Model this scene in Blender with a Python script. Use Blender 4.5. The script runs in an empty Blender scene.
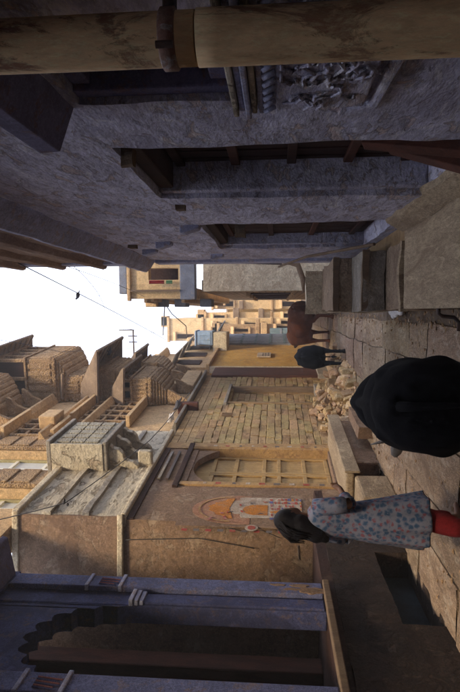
import bpy, bmesh, math, random
from mathutils import Vector, Matrix, noise
random.seed(7)
R = math.radians
PI = math.pi
sc = bpy.context.scene
col = sc.collection

# ------------------------------------------------------------------ camera
# the photograph was taken with the camera turned on its side: world "up" points to the left of the frame
F = 560.0
PSI = math.atan(35/560); PIT = math.atan(46/560)
CAM = Vector((0, 0, 1.6))
cf = Vector((-math.sin(PSI)*math.cos(PIT), math.cos(PSI)*math.cos(PIT), math.sin(PIT)))
cr = Vector((math.cos(PSI), math.sin(PSI), 0))
cu = cr.cross(cf)
cd = bpy.data.cameras.new('camera'); cam = bpy.data.objects.new('camera', cd); col.objects.link(cam)
m = Matrix.Identity(3)
m.col[0] = -cu; m.col[1] = cr; m.col[2] = -cf
cam.matrix_world = Matrix.Translation(CAM) @ m.to_4x4()
cd.sensor_fit = 'VERTICAL'; cd.sensor_height = 36; cd.lens = F/692*36
cd.clip_start = 0.05; cd.clip_end = 2000
sc.camera = cam

# ------------------------------------------------------------------ sky, sun, exposure
SUN_ELEV = R(58); SUN_AZ = R(158)          # azimuth clockwise from +Y (looking up the lane): high, behind the right shoulder
w = bpy.data.worlds.new('World'); sc.world = w; w.use_nodes = True
nt = w.node_tree; nt.nodes.clear()
out = nt.nodes.new('ShaderNodeOutputWorld'); bg = nt.nodes.new('ShaderNodeBackground')
sky = nt.nodes.new('ShaderNodeTexSky'); sky.sky_type = 'NISHITA'; sky.sun_disc = False
sky.sun_elevation = SUN_ELEV; sky.sun_rotation = SUN_AZ; sky.dust_density = 3.0; sky.air_density = 1.0
tc = nt.nodes.new('ShaderNodeTexCoord'); nz = nt.nodes.new('ShaderNodeTexNoise'); nz.inputs['Scale'].default_value = 1.6; nz.inputs['Detail'].default_value = 6
rp = nt.nodes.new('ShaderNodeValToRGB'); rp.color_ramp.elements[0].position = .3; rp.color_ramp.elements[0].color = (.55,.55,.55,1); rp.color_ramp.elements[1].position = .6; rp.color_ramp.elements[1].color = (.95,.95,.95,1)
mx = nt.nodes.new('ShaderNodeMix'); mx.data_type = 'RGBA'
mx.inputs['B'].default_value = (9.4, 10.2, 12.6, 1)     # thin bright cloud
nt.links.new(tc.outputs['Generated'], nz.inputs['Vector']); nt.links.new(nz.outputs['Fac'], rp.inputs['Fac'])
nt.links.new(rp.outputs['Color'], mx.inputs['Factor']); nt.links.new(sky.outputs['Color'], mx.inputs['A'])
nt.links.new(mx.outputs['Result'], bg.inputs['Color']); bg.inputs['Strength'].default_value = .13
nt.links.new(bg.outputs[0], out.inputs['Surface'])
sd = bpy.data.lights.new('sun', 'SUN'); sd.energy = 3.0; sd.angle = R(12); sd.color = (1, .80, .54)
so = bpy.data.objects.new('sun', sd); col.objects.link(so)
sv = Vector((math.sin(SUN_AZ)*math.cos(SUN_ELEV), math.cos(SUN_AZ)*math.cos(SUN_ELEV), math.sin(SUN_ELEV)))
so.rotation_euler = sv.to_track_quat('Z', 'Y').to_euler()
sc.view_settings.view_transform = 'Standard'; sc.view_settings.look = 'None'; sc.view_settings.gamma = 1
sc.view_settings.exposure = 0.92

# ------------------------------------------------------------------ measuring helpers (upright picture coordinates -> world)
def ray(U, V): return cf + (U-346)/F*cr - (V-230)/F*cu
def atz(U, V, z): d = ray(U, V); return CAM + d*((z-1.6)/d.z)
def aty(U, V, y): d = ray(U, V); return CAM + d*(y/d.y)
def atx(U, V, x): d = ray(U, V); return CAM + d*(x/d.x)

class Frame:
    """a along the wall, n out of the wall, z up"""
    def __init__(s, o, d, flip=False):
        s.o = Vector((o[0], o[1], 0)); s.d = Vector((d[0], d[1], 0)).normalized()
        s.n = Vector((s.d.y, -s.d.x, 0)) * (-1 if flip else 1)
        s.z = Vector((0, 0, 1))
    def p(s, a, n, z): return s.o + s.d*a + s.n*n + s.z*z
    def hit(s, U, V, n=0.0):
        d = ray(U, V); q = s.p(0, n, 0)
        t = (q-CAM).dot(s.n)/d.dot(s.n); P = CAM + d*t
        return (P-q).dot(s.d), P.z
    def a_y(s, y): return (y-s.o.y)/s.d.y

# ------------------------------------------------------------------ materials
def srgb(h):
    h = h.lstrip('#'); c = [int(h[i:i+2], 16)/255 for i in (0, 2, 4)]
    return tuple(x/12.92 if x <= .04045 else ((x+.055)/1.055)**2.4 for x in c)
MATS = {}
def material(name, base, alt=None, alt2=None, scale=2.0, bump=.3, bscale=25, rough=.9, patch=.5, patch2=.66, streak=(1,1,1), kind='noise', vary=0.0, metal=0, bdist=.01, grime=.35):
    """plaster / stone / wood: base colour, a second tone in soft patches, a third in hard-edged worn patches, relief"""
    mt = bpy.data.materials.new(name); mt.use_nodes = True; t = mt.node_tree; N = t.nodes; Lk = t.links.new
    b = N['Principled BSDF']; b.inputs['Roughness'].default_value = rough; b.inputs['Metallic'].default_value = metal
    if 'Specular IOR Level' in b.inputs: b.inputs['Specular IOR Level'].default_value = .25
    geo = N.new('ShaderNodeNewGeometry'); mp = N.new('ShaderNodeMapping'); mp.inputs['Scale'].default_value = streak
    Lk(geo.outputs['Position'], mp.inputs['Vector'])
    def nz(sc_, det=6, ro=.6, dist=0, vec=None):
        n = N.new('ShaderNodeTexNoise'); n.inputs['Scale'].default_value = sc_; n.inputs['Detail'].default_value = det
        n.inputs['Roughness'].default_value = ro; n.inputs['Distortion'].default_value = dist
        Lk(vec or mp.outputs['Vector'], n.inputs['Vector']); return n
    def mr(src, a, c, lo=0, hi=1):
        r = N.new('ShaderNodeMapRange'); r.inputs[1].default_value = a; r.inputs[2].default_value = c
        r.inputs[3].default_value = lo; r.inputs[4].default_value = hi; Lk(src, r.inputs[0]); return r.outputs[0]
    def mix(fac, A, B, mode='MIX'):
        x = N.new('ShaderNodeMix'); x.data_type = 'RGBA'; x.blend_type = mode
        for k, v in (('A', A), ('B', B)):
            if isinstance(v, tuple): x.inputs[k].default_value = (*v, 1)
            else: Lk(v, x.inputs[k])
        if isinstance(fac, float): x.inputs['Factor'].default_value = fac
        else: Lk(fac, x.inputs['Factor'])
        return x.outputs['Result']
    c = base
    alt = alt or tuple(v*.7 for v in base)
    n1 = nz(scale, 8, .62, .3)
    c = mix(mr(n1.outputs['Fac'], patch-.08, patch+.08), c, alt)
    n2 = nz(scale*2.7, 9, .7, .6)
    if alt2:
        c = mix(mr(n2.outputs['Fac'], patch2-.105, patch2-.055, 0, .9), c, alt2)
    n3 = nz(scale*11, 8, .7)
    c = mix(mr(n3.outputs['Fac'], .42, .66, 0, min(1, grime*1.7)), c, tuple(v*.45 for v in base))
    st = N.new('ShaderNodeMapping'); st.inputs['Scale'].default_value = (5, 5, .6); Lk(geo.outputs['Position'], st.inputs['Vector'])
    n6 = nz(1.4, 7, .7, .2, st.outputs['Vector'])
    c = mix(mr(n6.outputs['Fac'], .48, .68, 0, grime*.9), c, tuple(v*.5 for v in base))
    n5 = nz(scale*30, 3, .8)
    c = mix(mr(n5.outputs['Fac'], .50, .68, 0, min(1, grime*1.3)), c, tuple(min(.9, v*1.45+.03*min(1, sum(base)/.6)) for v in base))
    n8 = nz(scale*.42, 5, .75, .8)
    c = mix(mr(n8.outputs['Fac'], .50, .62, 0, min(.75, grime*1.1)), c, tuple(v*k for v, k in zip(alt, (.62,.58,.56))))
    n9 = nz(scale*1.1+3, 6, .75, 1.2)
    c = mix(mr(n9.outputs['Fac'], .56, .63, 0, min(.6, grime)), c, tuple(min(.9, v*1.22+.02*min(1, sum(base)/.6)) for v in base))
    if vary:
        oi = N.new('ShaderNodeObjectInfo'); 
        hs = N.new('ShaderNodeHueSaturation'); Lk(c, hs.inputs['Color'])
        Lk(mr(oi.outputs['Random'], 0, 1, 1-vary, 1+vary), hs.inputs['Value'])
        ml = N.new('ShaderNodeMath'); ml.operation = 'MULTIPLY'; Lk(oi.outputs['Random'], ml.inputs[0]); ml.inputs[1].default_value = 7.31
        fr = N.new('ShaderNodeMath'); fr.operation = 'FRACT'; Lk(ml.outputs[0], fr.inputs[0])
        Lk(mr(fr.outputs[0], 0, 1, .485, .515), hs.inputs['Hue']); c = hs.outputs['Color']
    Lk(c, b.inputs['Base Color'])
    n4 = nz(bscale, 8, .65)
    h = n4.outputs['Fac']
    add = N.new('ShaderNodeMath'); add.operation = 'ADD'
    if kind == 'carved':
        vo = N.new('ShaderNodeTexVoronoi'); vo.inputs['Scale'].default_value = bscale*.55; vo.feature = 'F1'
        Lk(mp.outputs['Vector'], vo.inputs['Vector'])
        Lk(h, add.inputs[0]); Lk(vo.outputs['Distance'], add.inputs[1]); h = add.outputs[0]
    elif kind == 'chip':
        Lk(h, add.inputs[0]); Lk(mr(n2.outputs['Fac'], patch2-.105, patch2-.055, 0, -.9), add.inputs[1]); h = add.outputs[0]
    elif kind == 'brick':
        bt = N.new('ShaderNodeTexBrick'); bt.inputs['Scale'].default_value = 1; bt.inputs['Brick Width'].default_value = .36; bt.inputs['Row Height'].default_value = .17
        bt.inputs['Mortar Size'].default_value = .014; bt.inputs['Color1'].default_value = (1,1,1,1); bt.inputs['Color2'].default_value = (.72,.7,.66,1); bt.inputs['Mortar'].default_value = (.3,.28,.25,1)
        cx = N.new('ShaderNodeSeparateXYZ'); Lk(geo.outputs['Position'], cx.inputs[0])
        sm = N.new('ShaderNodeMath'); sm.operation = 'ADD'; Lk(cx.outputs[0], sm.inputs[0]); Lk(cx.outputs[1], sm.inputs[1])
        cb = N.new('ShaderNodeCombineXYZ'); Lk(sm.outputs[0], cb.inputs[0]); Lk(cx.outputs[2], cb.inputs[1]); Lk(cb.outputs[0], bt.inputs['Vector'])
        c2 = mix(.85, c, bt.outputs['Color'], 'MULTIPLY'); Lk(c2, b.inputs['Base Color'])
        bw = N.new('ShaderNodeRGBToBW'); Lk(bt.outputs['Color'], bw.inputs[0]); Lk(h, add.inputs[0]); Lk(bw.outputs[0], add.inputs[1]); h = add.outputs[0]
    bp = N.new('ShaderNodeBump'); bp.inputs['Strength'].default_value = bump; bp.inputs['Distance'].default_value = bdist
    Lk(h, bp.inputs['Height']); Lk(bp.outputs['Normal'], b.inputs['Normal'])
    MATS[name] = mt; return mt

M = {}
M['blue_wash'] = material('blue_wash', (.72,.71,.90), (.47,.46,.63), (.66,.50,.45), scale=3.0, bump=.75, bscale=16, streak=(1,.5,1.3), kind='chip', patch2=.65, bdist=.045, grime=.5)
M['blue_streak'] = material('blue_streak', (.33,.345,.44), (.24,.25,.34), (.15,.14,.19), scale=4.5, bump=1.0, bscale=18, streak=(1.6,.4,1.9), patch2=.62, bdist=.05, grime=.6)
M['blue_paint'] = material('blue_paint', (.46,.48,.66), (.36,.38,.54), (.42,.33,.30), scale=2.8, bump=.7, bscale=18, patch2=.65, bdist=.02, grime=.45)
M['blue_porch'] = material('blue_porch', (.075,.088,.21), (.055,.062,.15), (.15,.11,.12), scale=3, bump=.5, bscale=18, patch2=.64, bdist=.015, grime=.55)
M['blue_strip'] = material('blue_strip', (.155,.175,.34), (.11,.125,.25), (.22,.16,.15), scale=3, bump=.5, bscale=18, patch2=.635, bdist=.015, grime=.6)
M['blue_frame'] = material('blue_frame', (.20,.19,.32), (.14,.13,.22), (.2,.13,.14), scale=4, bump=.5, bscale=20)
M['clay_pipe'] = material('clay_pipe', (.88,.62,.34), (.72,.48,.25), (.22,.085,.055), scale=2.0, bump=.5, bscale=14, streak=(1.6,1.6,.5), patch=.54, patch2=.62, kind='chip', bdist=.012, rough=.8, grime=.3)
M['rust']        = material('rust', (.22,.11,.08), (.30,.19,.14), (.40,.36,.34), scale=9, bump=.5, rough=.7)
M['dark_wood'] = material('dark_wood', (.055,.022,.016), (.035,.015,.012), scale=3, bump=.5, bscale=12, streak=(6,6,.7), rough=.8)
M['red_wood'] = material('red_wood', (.12,.042,.026), (.07,.027,.018), scale=3, bump=.5, bscale=12, streak=(3,3,1), rough=.8)
M['old_wood'] = material('old_wood', (.22,.155,.10), (.15,.10,.065), scale=3, bump=.7, bscale=12, streak=(5,5,.8))
M['ochre_wood'] = material('ochre_wood', (.46,.31,.14), (.36,.24,.10), (.22,.14,.08), scale=3, bump=.5, bscale=14, patch2=.66, streak=(3,3,1))
M['brown_stone'] = material('brown_stone', (.34,.24,.18), (.25,.17,.13), (.44,.34,.27), scale=3, bump=.8, bscale=14, streak=(1,.4,1.6), bdist=.03)
M['sand'] = material('sand', (.60,.42,.23), (.50,.34,.185), (.36,.24,.145), scale=1.6, bump=.6, bscale=18, patch2=.65, bdist=.02, grime=.5)
M['sand_carved'] = material('sand_carved', (.50,.34,.19), (.38,.25,.14), (.25,.16,.10), scale=2.8, bump=1.0, bscale=60, kind='carved', bdist=.03, patch2=.63, grime=.55)
M['sand_pale'] = material('sand_pale', (.68,.49,.27), (.57,.40,.21), (.42,.28,.15), scale=1.6, bump=.5, bscale=18, bdist=.015, patch2=.66, grime=.4)
M['sand_brick']  = material('sand_brick', (.60,.44,.26), (.48,.34,.20), (.35,.24,.15), scale=1.5, bump=.7, bscale=14, kind='brick', bdist=.03)
M['brick'] = material('brick', (.52,.37,.18), (.44,.305,.145), (.32,.21,.12), scale=2.6, bump=1.0, bscale=14, vary=.09, bdist=.04, patch2=.63, grime=.55)
M['mortar'] = material('mortar', (.36,.24,.12), (.27,.175,.09), scale=5, bump=.8, bscale=30)
M['eave_stone'] = material('eave_stone', (.27,.20,.14), (.18,.13,.095), scale=2.4, bump=.8, bscale=14, bdist=.02)
M['grey_stone'] = material('grey_stone', (.33,.30,.26), (.25,.22,.18), (.38,.31,.22), scale=2.4, bump=.9, bscale=12, bdist=.03, grime=.55)
M['pale_plaster'] = material('pale_plaster', (.60,.54,.42), (.49,.43,.33), (.37,.28,.20), scale=1.6, bump=.9, bscale=9, streak=(1,.5,1.2), patch2=.66, kind='chip', bdist=.04, grime=.4)
M['grey_carved'] = material('grey_carved', (.50,.47,.38), (.40,.37,.30), scale=3, bump=1.0, bscale=60, kind='carved', bdist=.03, grime=.45)
M['brown_plaster'] = material('brown_plaster', (.27,.175,.11), (.20,.125,.085), (.36,.27,.19), scale=1.3, bump=.5, bscale=7, patch2=.65, kind='chip', bdist=.025, grime=.5)
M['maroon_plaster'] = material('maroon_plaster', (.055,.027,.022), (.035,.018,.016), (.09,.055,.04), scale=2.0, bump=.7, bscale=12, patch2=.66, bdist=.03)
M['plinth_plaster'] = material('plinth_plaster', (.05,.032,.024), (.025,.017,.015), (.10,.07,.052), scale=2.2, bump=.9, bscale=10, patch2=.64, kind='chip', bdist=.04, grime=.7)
M['ochre_plaster'] = material('ochre_plaster', (.48,.31,.14), (.36,.22,.10), (.24,.14,.08), scale=2.6, bump=.6, bscale=16, patch2=.64)
M['yellow'] = material('yellow', (.60,.35,.075), (.50,.27,.055), (.42,.30,.16), scale=2.2, bump=.5, bscale=16, patch2=.64, grime=.45)
M['white_wash'] = material('white_wash', (.70,.60,.44), (.56,.46,.33), (.42,.31,.21), scale=2.2, bump=.9, bscale=14, bdist=.03, patch2=.64, grime=.5)
M['cream']       = material('cream', (.78,.76,.64), (.70,.67,.55), scale=2, bump=.1, bscale=14, rough=.5, grime=.12)
M['pane']        = material('pane', (.62,.66,.66), (.54,.58,.58), scale=1.2, bump=.03, rough=.25, grime=.1)
M['olive_frame'] = material('olive_frame', (.40,.36,.20), (.32,.28,.15), scale=3, bump=.2)
M['teal']        = material('teal', (.16,.24,.28), (.11,.17,.21), (.25,.22,.18), scale=4, bump=.3, streak=(3,3,.8))
M['grey_blue']   = material('grey_blue', (.24,.27,.33), (.18,.20,.26), (.30,.26,.22), scale=3, bump=.4)
M['pale_blue']   = material('pale_blue', (.33,.47,.66), (.27,.38,.55), (.40,.38,.34), scale=4, bump=.2)
M['slab_beige'] = material('slab_beige', (.44,.34,.22), (.32,.24,.16), (.25,.18,.12), scale=2.6, bump=.8, bscale=12, streak=(3,.6,1), patch2=.64, bdist=.02, grime=.6)
M['step_stone'] = material('step_stone', (.34,.25,.17), (.24,.17,.12), (.40,.31,.21), scale=2.6, bump=1.0, bscale=10, bdist=.04, grime=.65)
M['paving'] = material('paving', (.31,.225,.145), (.215,.15,.10), (.38,.32,.245), scale=1.8, bump=.9, bscale=10, streak=(1.6,.7,1), vary=.10, bdist=.03, patch2=.64, grime=.7)
M['dirt']        = material('dirt', (.15,.105,.07), (.10,.07,.05), (.22,.17,.12), scale=3, bump=1, bscale=14, bdist=.03)
M['rubble'] = material('rubble', (.50,.34,.18), (.34,.22,.12), (.56,.46,.34), scale=4, bump=.9, bscale=25, vary=.35, patch2=.62, grime=.6)
M['black']       = material('black', (.006,.006,.007), (.009,.008,.008), scale=3, bump=.3, rough=.9)
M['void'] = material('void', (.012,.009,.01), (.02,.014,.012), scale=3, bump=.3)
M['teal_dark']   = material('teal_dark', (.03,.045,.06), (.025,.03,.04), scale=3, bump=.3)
M['black_hide'] = material('black_hide', (.004,.004,.006), (.006,.006,.007), scale=4, bump=.4, bscale=60, streak=(1,1,.5), rough=1.0, grime=.1, bdist=.006)
M['brown_hide'] = material('brown_hide', (.17,.055,.022), (.10,.035,.018), scale=3, bump=.6, bscale=40, rough=.85, grime=.5, bdist=.01)
M['dark_hide']   = material('dark_hide', (.035,.018,.014), (.02,.012,.01), scale=5, bump=.3, bscale=60, rough=.7)
M['horn']        = material('horn', (.30,.28,.26), (.2,.18,.16), scale=6, bump=.2, rough=.5)
M['skin']        = material('skin', (.32,.17,.10), (.28,.145,.085), scale=5, bump=.1, rough=.55, grime=.08)
M['hair']        = material('hair', (.012,.010,.012), (.02,.016,.018), scale=8, bump=.7, bscale=30, streak=(6,6,1), rough=.5)
M['red_cloth'] = material('red_cloth', (.30,.022,.025), (.22,.016,.02), scale=4, bump=.5, bscale=14, rough=.9, grime=.3)
M['green_cloth'] = material('green_cloth', (.12,.28,.14), (.08,.2,.1), scale=4, bump=.3)
M['white_cloth'] = material('white_cloth', (.75,.75,.76), (.6,.6,.62), scale=8, bump=.4, bscale=30)
M['paint_white'] = material('paint_white', (.56,.48,.39), (.40,.32,.25), (.32,.20,.13), scale=3.5, bump=.3, patch2=.60, grime=.7)
M['paint_orange'] = material('paint_orange', (.58,.22,.03), (.40,.15,.03), (.33,.19,.11), scale=3.4, bump=.3, patch2=.60, patch=.5, grime=.7)
M['paint_red'] = material('paint_red', (.42,.07,.05), (.32,.055,.045), (.36,.20,.13), scale=6, bump=.3, patch2=.60, grime=.5)
M['mural_wash'] = material('mural_wash', (.40,.20,.12), (.30,.15,.09), (.40,.27,.17), scale=3.5, bump=.3, patch2=.60, grime=.6)
M['paint_pink'] = material('paint_pink', (.46,.20,.19), (.36,.14,.15), scale=6, bump=.3, grime=.5)
M['paint_blue']  = material('paint_blue', (.12,.13,.30), (.10,.10,.22), scale=6, bump=.2)
M['ink']         = material('ink', (.14,.11,.10), (.2,.17,.15), scale=6, bump=.1)
M['cable']       = material('cable', (.05,.045,.045), scale=6, bump=.1, rough=.5)
M['iron']        = material('iron', (.06,.05,.05), (.10,.06,.045), scale=8, bump=.3, rough=.5)
M['bird']        = material('bird', (.10,.10,.12), (.06,.06,.07), scale=12, bump=.2)
M['bird_white']  = material('bird_white', (.6,.6,.62), (.45,.45,.48), scale=12, bump=.2)

# printed cotton: blue and red blossoms on near white
def floral():
    mt = bpy.data.materials.new('floral_cotton'); mt.use_nodes = True; t = mt.node_tree; N = t.nodes; Lk = t.links.new
    b = N['Principled BSDF']; b.inputs['Roughness'].default_value = .85
    g = N.new('ShaderNodeTexCoord'); prev = None
    base = (.26,.275,.36,1)
    def spots(scale, lo, hi, colr, seed, prev):
        mp = N.new('ShaderNodeMapping'); mp.inputs['Location'].default_value = (seed, seed*2, seed*.5); Lk(g.outputs['Object'], mp.inputs['Vector'])
        ns = N.new('ShaderNodeTexNoise'); ns.inputs['Scale'].default_value = 22; Lk(mp.outputs[0], ns.inputs['Vector'])
        ad = N.new('ShaderNodeMix'); ad.data_type = 'RGBA'; ad.blend_type = 'ADD'; ad.inputs['Factor'].default_value = .05
        Lk(mp.outputs[0], ad.inputs['A']); Lk(ns.outputs['Color'], ad.inputs['B'])
        v = N.new('ShaderNodeTexVoronoi'); v.inputs['Scale'].default_value = scale; v.inputs['Randomness'].default_value = .75; Lk(ad.outputs['Result'], v.inputs['Vector'])
        r = N.new('ShaderNodeMapRange'); r.inputs[1].default_value = hi; r.inputs[2].default_value = lo; Lk(v.outputs['Distance'], r.inputs[0])
        x = N.new('ShaderNodeMix'); x.data_type = 'RGBA'; Lk(r.outputs[0], x.inputs['Factor']); x.inputs['B'].default_value = colr
        if prev is None: x.inputs['A'].default_value = base
        else: Lk(prev, x.inputs['A'])
        return x.outputs['Result']
    c = spots(21, .28, .58, (.05,.11,.22,1), 3.1, None)
    c = spots(19, .18, .36, (.27,.10,.13,1), 8.7, c)
    c = spots(34, .15, .34, (.19,.23,.33,1), 1.3, c)
    Lk(c, b.inputs['Base Color'])
    n = N.new('ShaderNodeTexNoise'); n.inputs['Scale'].default_value = 9; Lk(g.outputs['Object'], n.inputs['Vector'])
    bp = N.new('ShaderNodeBump'); bp.inputs['Strength'].default_value = .5; bp.inputs['Distance'].default_value = .02; Lk(n.outputs['Fac'], bp.inputs['Height']); Lk(bp.outputs[0], b.inputs['Normal'])
    return mt
M['floral'] = floral()

# ------------------------------------------------------------------ object helpers
def tag(o, label=None, cat=None, group=None, kind=None):
    if label: o['label'] = label
    if cat: o['category'] = cat
    if group: o['group'] = group
    if kind: o['kind'] = kind
    return o
def thing(name, loc, label, cat, group=None):
    o = bpy.data.objects.new(name, None); o.empty_display_size = .2; col.objects.link(o); o.location = loc
    return tag(o, label, cat, group)
def origin_of(o):
    v = Vector((0,0,0))
    while o: v += o.location; o = o.parent
    return v
def link(name, bm, mat, parent=None, smooth=False, bevel=0, recalc=True, loc=None):
    """bmesh in world coordinates -> ONE object, its origin at its parent's (or at loc)"""
    if recalc: bmesh.ops.recalc_face_normals(bm, faces=bm.faces)
    o0 = origin_of(parent) if parent else Vector((0,0,0))
    lo = Vector(loc) if loc is not None else o0
    bmesh.ops.translate(bm, verts=bm.verts, vec=-lo)
    me = bpy.data.meshes.new(name); bm.to_mesh(me); bm.free()
    me.materials.append(M[mat] if isinstance(mat, str) else mat)
    if smooth: me.shade_smooth()
    o = bpy.data.objects.new(name, me); col.objects.link(o); o.location = lo-o0
    if parent: o.parent = parent
    if bevel:
        b = o.modifiers.new('bevel', 'BEVEL'); b.width = bevel; b.segments = 2; b.limit_method = 'ANGLE'
    return o
def BM(): return bmesh.new()
def hexa(bm, P):
    vs = [bm.verts.new(p) for p in P]
    for f in ((0,1,2,3),(7,6,5,4),(0,4,5,1),(1,5,6,2),(2,6,7,3),(3,7,4,0)): bm.faces.new([vs[i] for i in f])
def box(bm, fr, a0, a1, n0, n1, z0, z1):
    hexa(bm, [fr.p(a0,n0,z0), fr.p(a1,n0,z0), fr.p(a1,n1,z0), fr.p(a0,n1,z0), fr.p(a0,n0,z1), fr.p(a1,n0,z1), fr.p(a1,n1,z1), fr.p(a0,n1,z1)])
def prism_az(bm, fr, pts, n0, n1):
    """outline in (a, z), thickness n0..n1"""
    A = [bm.verts.new(fr.p(a, n0, z)) for a, z in pts]; B = [bm.verts.new(fr.p(a, n1, z)) for a, z in pts]
    bm.faces.new(A); bm.faces.new(B[::-1]); k = len(pts)
    for i in range(k): bm.faces.new((A[i], B[i], B[(i+1)%k], A[(i+1)%k]))
def prism_nz(bm, fr, pts, a0, a1):
    """outline in (n, z), swept a0..a1"""
    A = [bm.verts.new(fr.p(a0, n, z)) for n, z in pts]; B = [bm.verts.new(fr.p(a1, n, z)) for n, z in pts]
    bm.faces.new(A); bm.faces.new(B[::-1]); k = len(pts)
    for i in range(k): bm.faces.new((A[i], B[i], B[(i+1)%k], A[(i+1)%k]))
def tube(bm, pts, r, seg=8, caps=True):
    pts = [Vector(p) for p in pts]; rs = r if isinstance(r, (list, tuple)) else [r]*len(pts)
    rings = []
    for i, p in enumerate(pts):
        t = (pts[min(i+1, len(pts)-1)]-pts[max(i-1, 0)]).normalized()
        s = t.cross(Vector((0,0,1)));  s = s.normalized() if s.length > .05 else t.cross(Vector((0,1,0))).normalized()
        q = s.cross(t)
        rings.append([bm.verts.new(p+(s*math.cos(k*2*PI/seg)+q*math.sin(k*2*PI/seg))*rs[i]) for k in range(seg)])
    for a, b in zip(rings, rings[1:]):
        for k in range(seg): bm.faces.new((a[k], a[(k+1)%seg], b[(k+1)%seg], b[k]))
    if caps:
        bm.faces.new(rings[0][::-1]); bm.faces.new(rings[-1])
def ellipsoid(bm, c, r, rot=None, sub=2):
    g = bmesh.ops.create_icosphere(bm, subdivisions=sub, radius=1)
    mt = Matrix.Translation(Vector(c)) @ (rot.to_4x4() if rot else Matrix.Identity(4)) @ Matrix.Diagonal((*r, 1))
    bmesh.ops.transform(bm, matrix=mt, verts=g['verts'])
def wall(name, fr, a0, a1, z0, z1, mat, parent, thick=.3, openings=(), res=.14, amp=.012, n=0.0, topjag=0.0, seed=0):
    """hand-plastered wall: an uneven grid with openings cut through, real thickness"""
    def cuts(lo, hi, extra):
        s = sorted({lo, hi, *[e for e in extra if lo < e < hi]}); r = [s[0]]
        for x, y in zip(s, s[1:]):
            k = max(1, int((y-x)/res))
            r += [x+(y-x)*(i+1)/k for i in range(k)]
        return r
    A = cuts(a0, a1, [v for o in openings for v in o[:2]]); Z = cuts(z0, z1, [v for o in openings for v in o[2:4]])
    bm = BM(); fv = {}; bv = {}
    def V(i, j, front):
        d = fv if front else bv
        if (i, j) not in d:
            zz = Z[j]
            if topjag and j == len(Z)-1: zz += topjag*noise.noise(Vector((A[i]*2.3, seed, 7)))
            off = (noise.noise(Vector((A[i]*1.1+seed, Z[j]*1.1, seed)))*1.0+noise.noise(Vector((A[i]*5+seed, Z[j]*5, seed+3)))*.5)*amp
            e = noise.noise(Vector((A[i]*4, Z[j]*4, seed+9)))*amp*.6
            d[(i, j)] = bm.verts.new(fr.p(A[i]+e, n+off if front else n-thick, zz+e))
        return d[(i, j)]
    def solid(i, j):
        if i < 0 or j < 0 or i >= len(A)-1 or j >= len(Z)-1: return False
        ca, cz = (A[i]+A[i+1])/2, (Z[j]+Z[j+1])/2
        return not any(o[0] < ca < o[1] and o[2] < cz < o[3] for o in openings)
    for i in range(len(A)-1):
        for j in range(len(Z)-1):
            if not solid(i, j): continue
            bm.faces.new((V(i,j,1), V(i+1,j,1), V(i+1,j+1,1), V(i,j+1,1)))
            bm.faces.new((V(i,j+1,0), V(i+1,j+1,0), V(i+1,j,0), V(i,j,0)))
            for (di, dj, p, q) in ((-1,0,(i,j),(i,j+1)), (1,0,(i+1,j+1),(i+1,j)), (0,-1,(i+1,j),(i,j)), (0,1,(i,j+1),(i+1,j+1))):
                if not solid(i+di, j+dj):
                    bm.faces.new((V(*p,1), V(*q,1), V(*q,0), V(*p,0)))
    return link(name, bm, mat, parent)
def rbox(name, fr, a0, a1, n0, n1, z0, z1, mat, parent=None, bevel=0, label=None, **k):
    bm = BM(); box(bm, fr, a0, a1, n0, n1, z0, z1); o = link(name, bm, mat, parent, bevel=bevel, **k)
    if label: o['label'] = label
    return o
def roughen(bm, amp, sc_=4, seed=0):
    for v in bm.verts:
        v.co += noise.noise_vector(v.co*sc_+Vector((seed,0,0)))*amp
def fuse(name, bm, mat, parent, voxel=.03, smooth=6, loc=None):
    """overlapping solids -> one continuous skin"""
    me = bpy.data.meshes.new('tmp'); bm.to_mesh(me); bm.free()
    o = bpy.data.objects.new('tmp', me); col.objects.link(o)
    r = o.modifiers.new('r', 'REMESH'); r.mode = 'VOXEL'; r.voxel_size = voxel
    s = o.modifiers.new('s', 'SMOOTH'); s.factor = .5; s.iterations = smooth
    dg = bpy.context.evaluated_depsgraph_get(); dg.update()
    m2 = bpy.data.meshes.new_from_object(o.evaluated_get(dg))
    bpy.data.objects.remove(o); bpy.data.meshes.remove(me)
    b2 = BM(); b2.from_mesh(m2); bpy.data.meshes.remove(m2)
    return link(name, b2, mat, parent, smooth=True, recalc=False, loc=loc)
def capsule(bm, p, q, r0, r1, seg=12):
    p, q = Vector(p), Vector(q)
    tube(bm, [p, p.lerp(q, .5), q], [r0, (r0+r1)/2, r1], seg)
    ellipsoid(bm, p, (r0,)*3, sub=2); ellipsoid(bm, q, (r1,)*3, sub=2)

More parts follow.
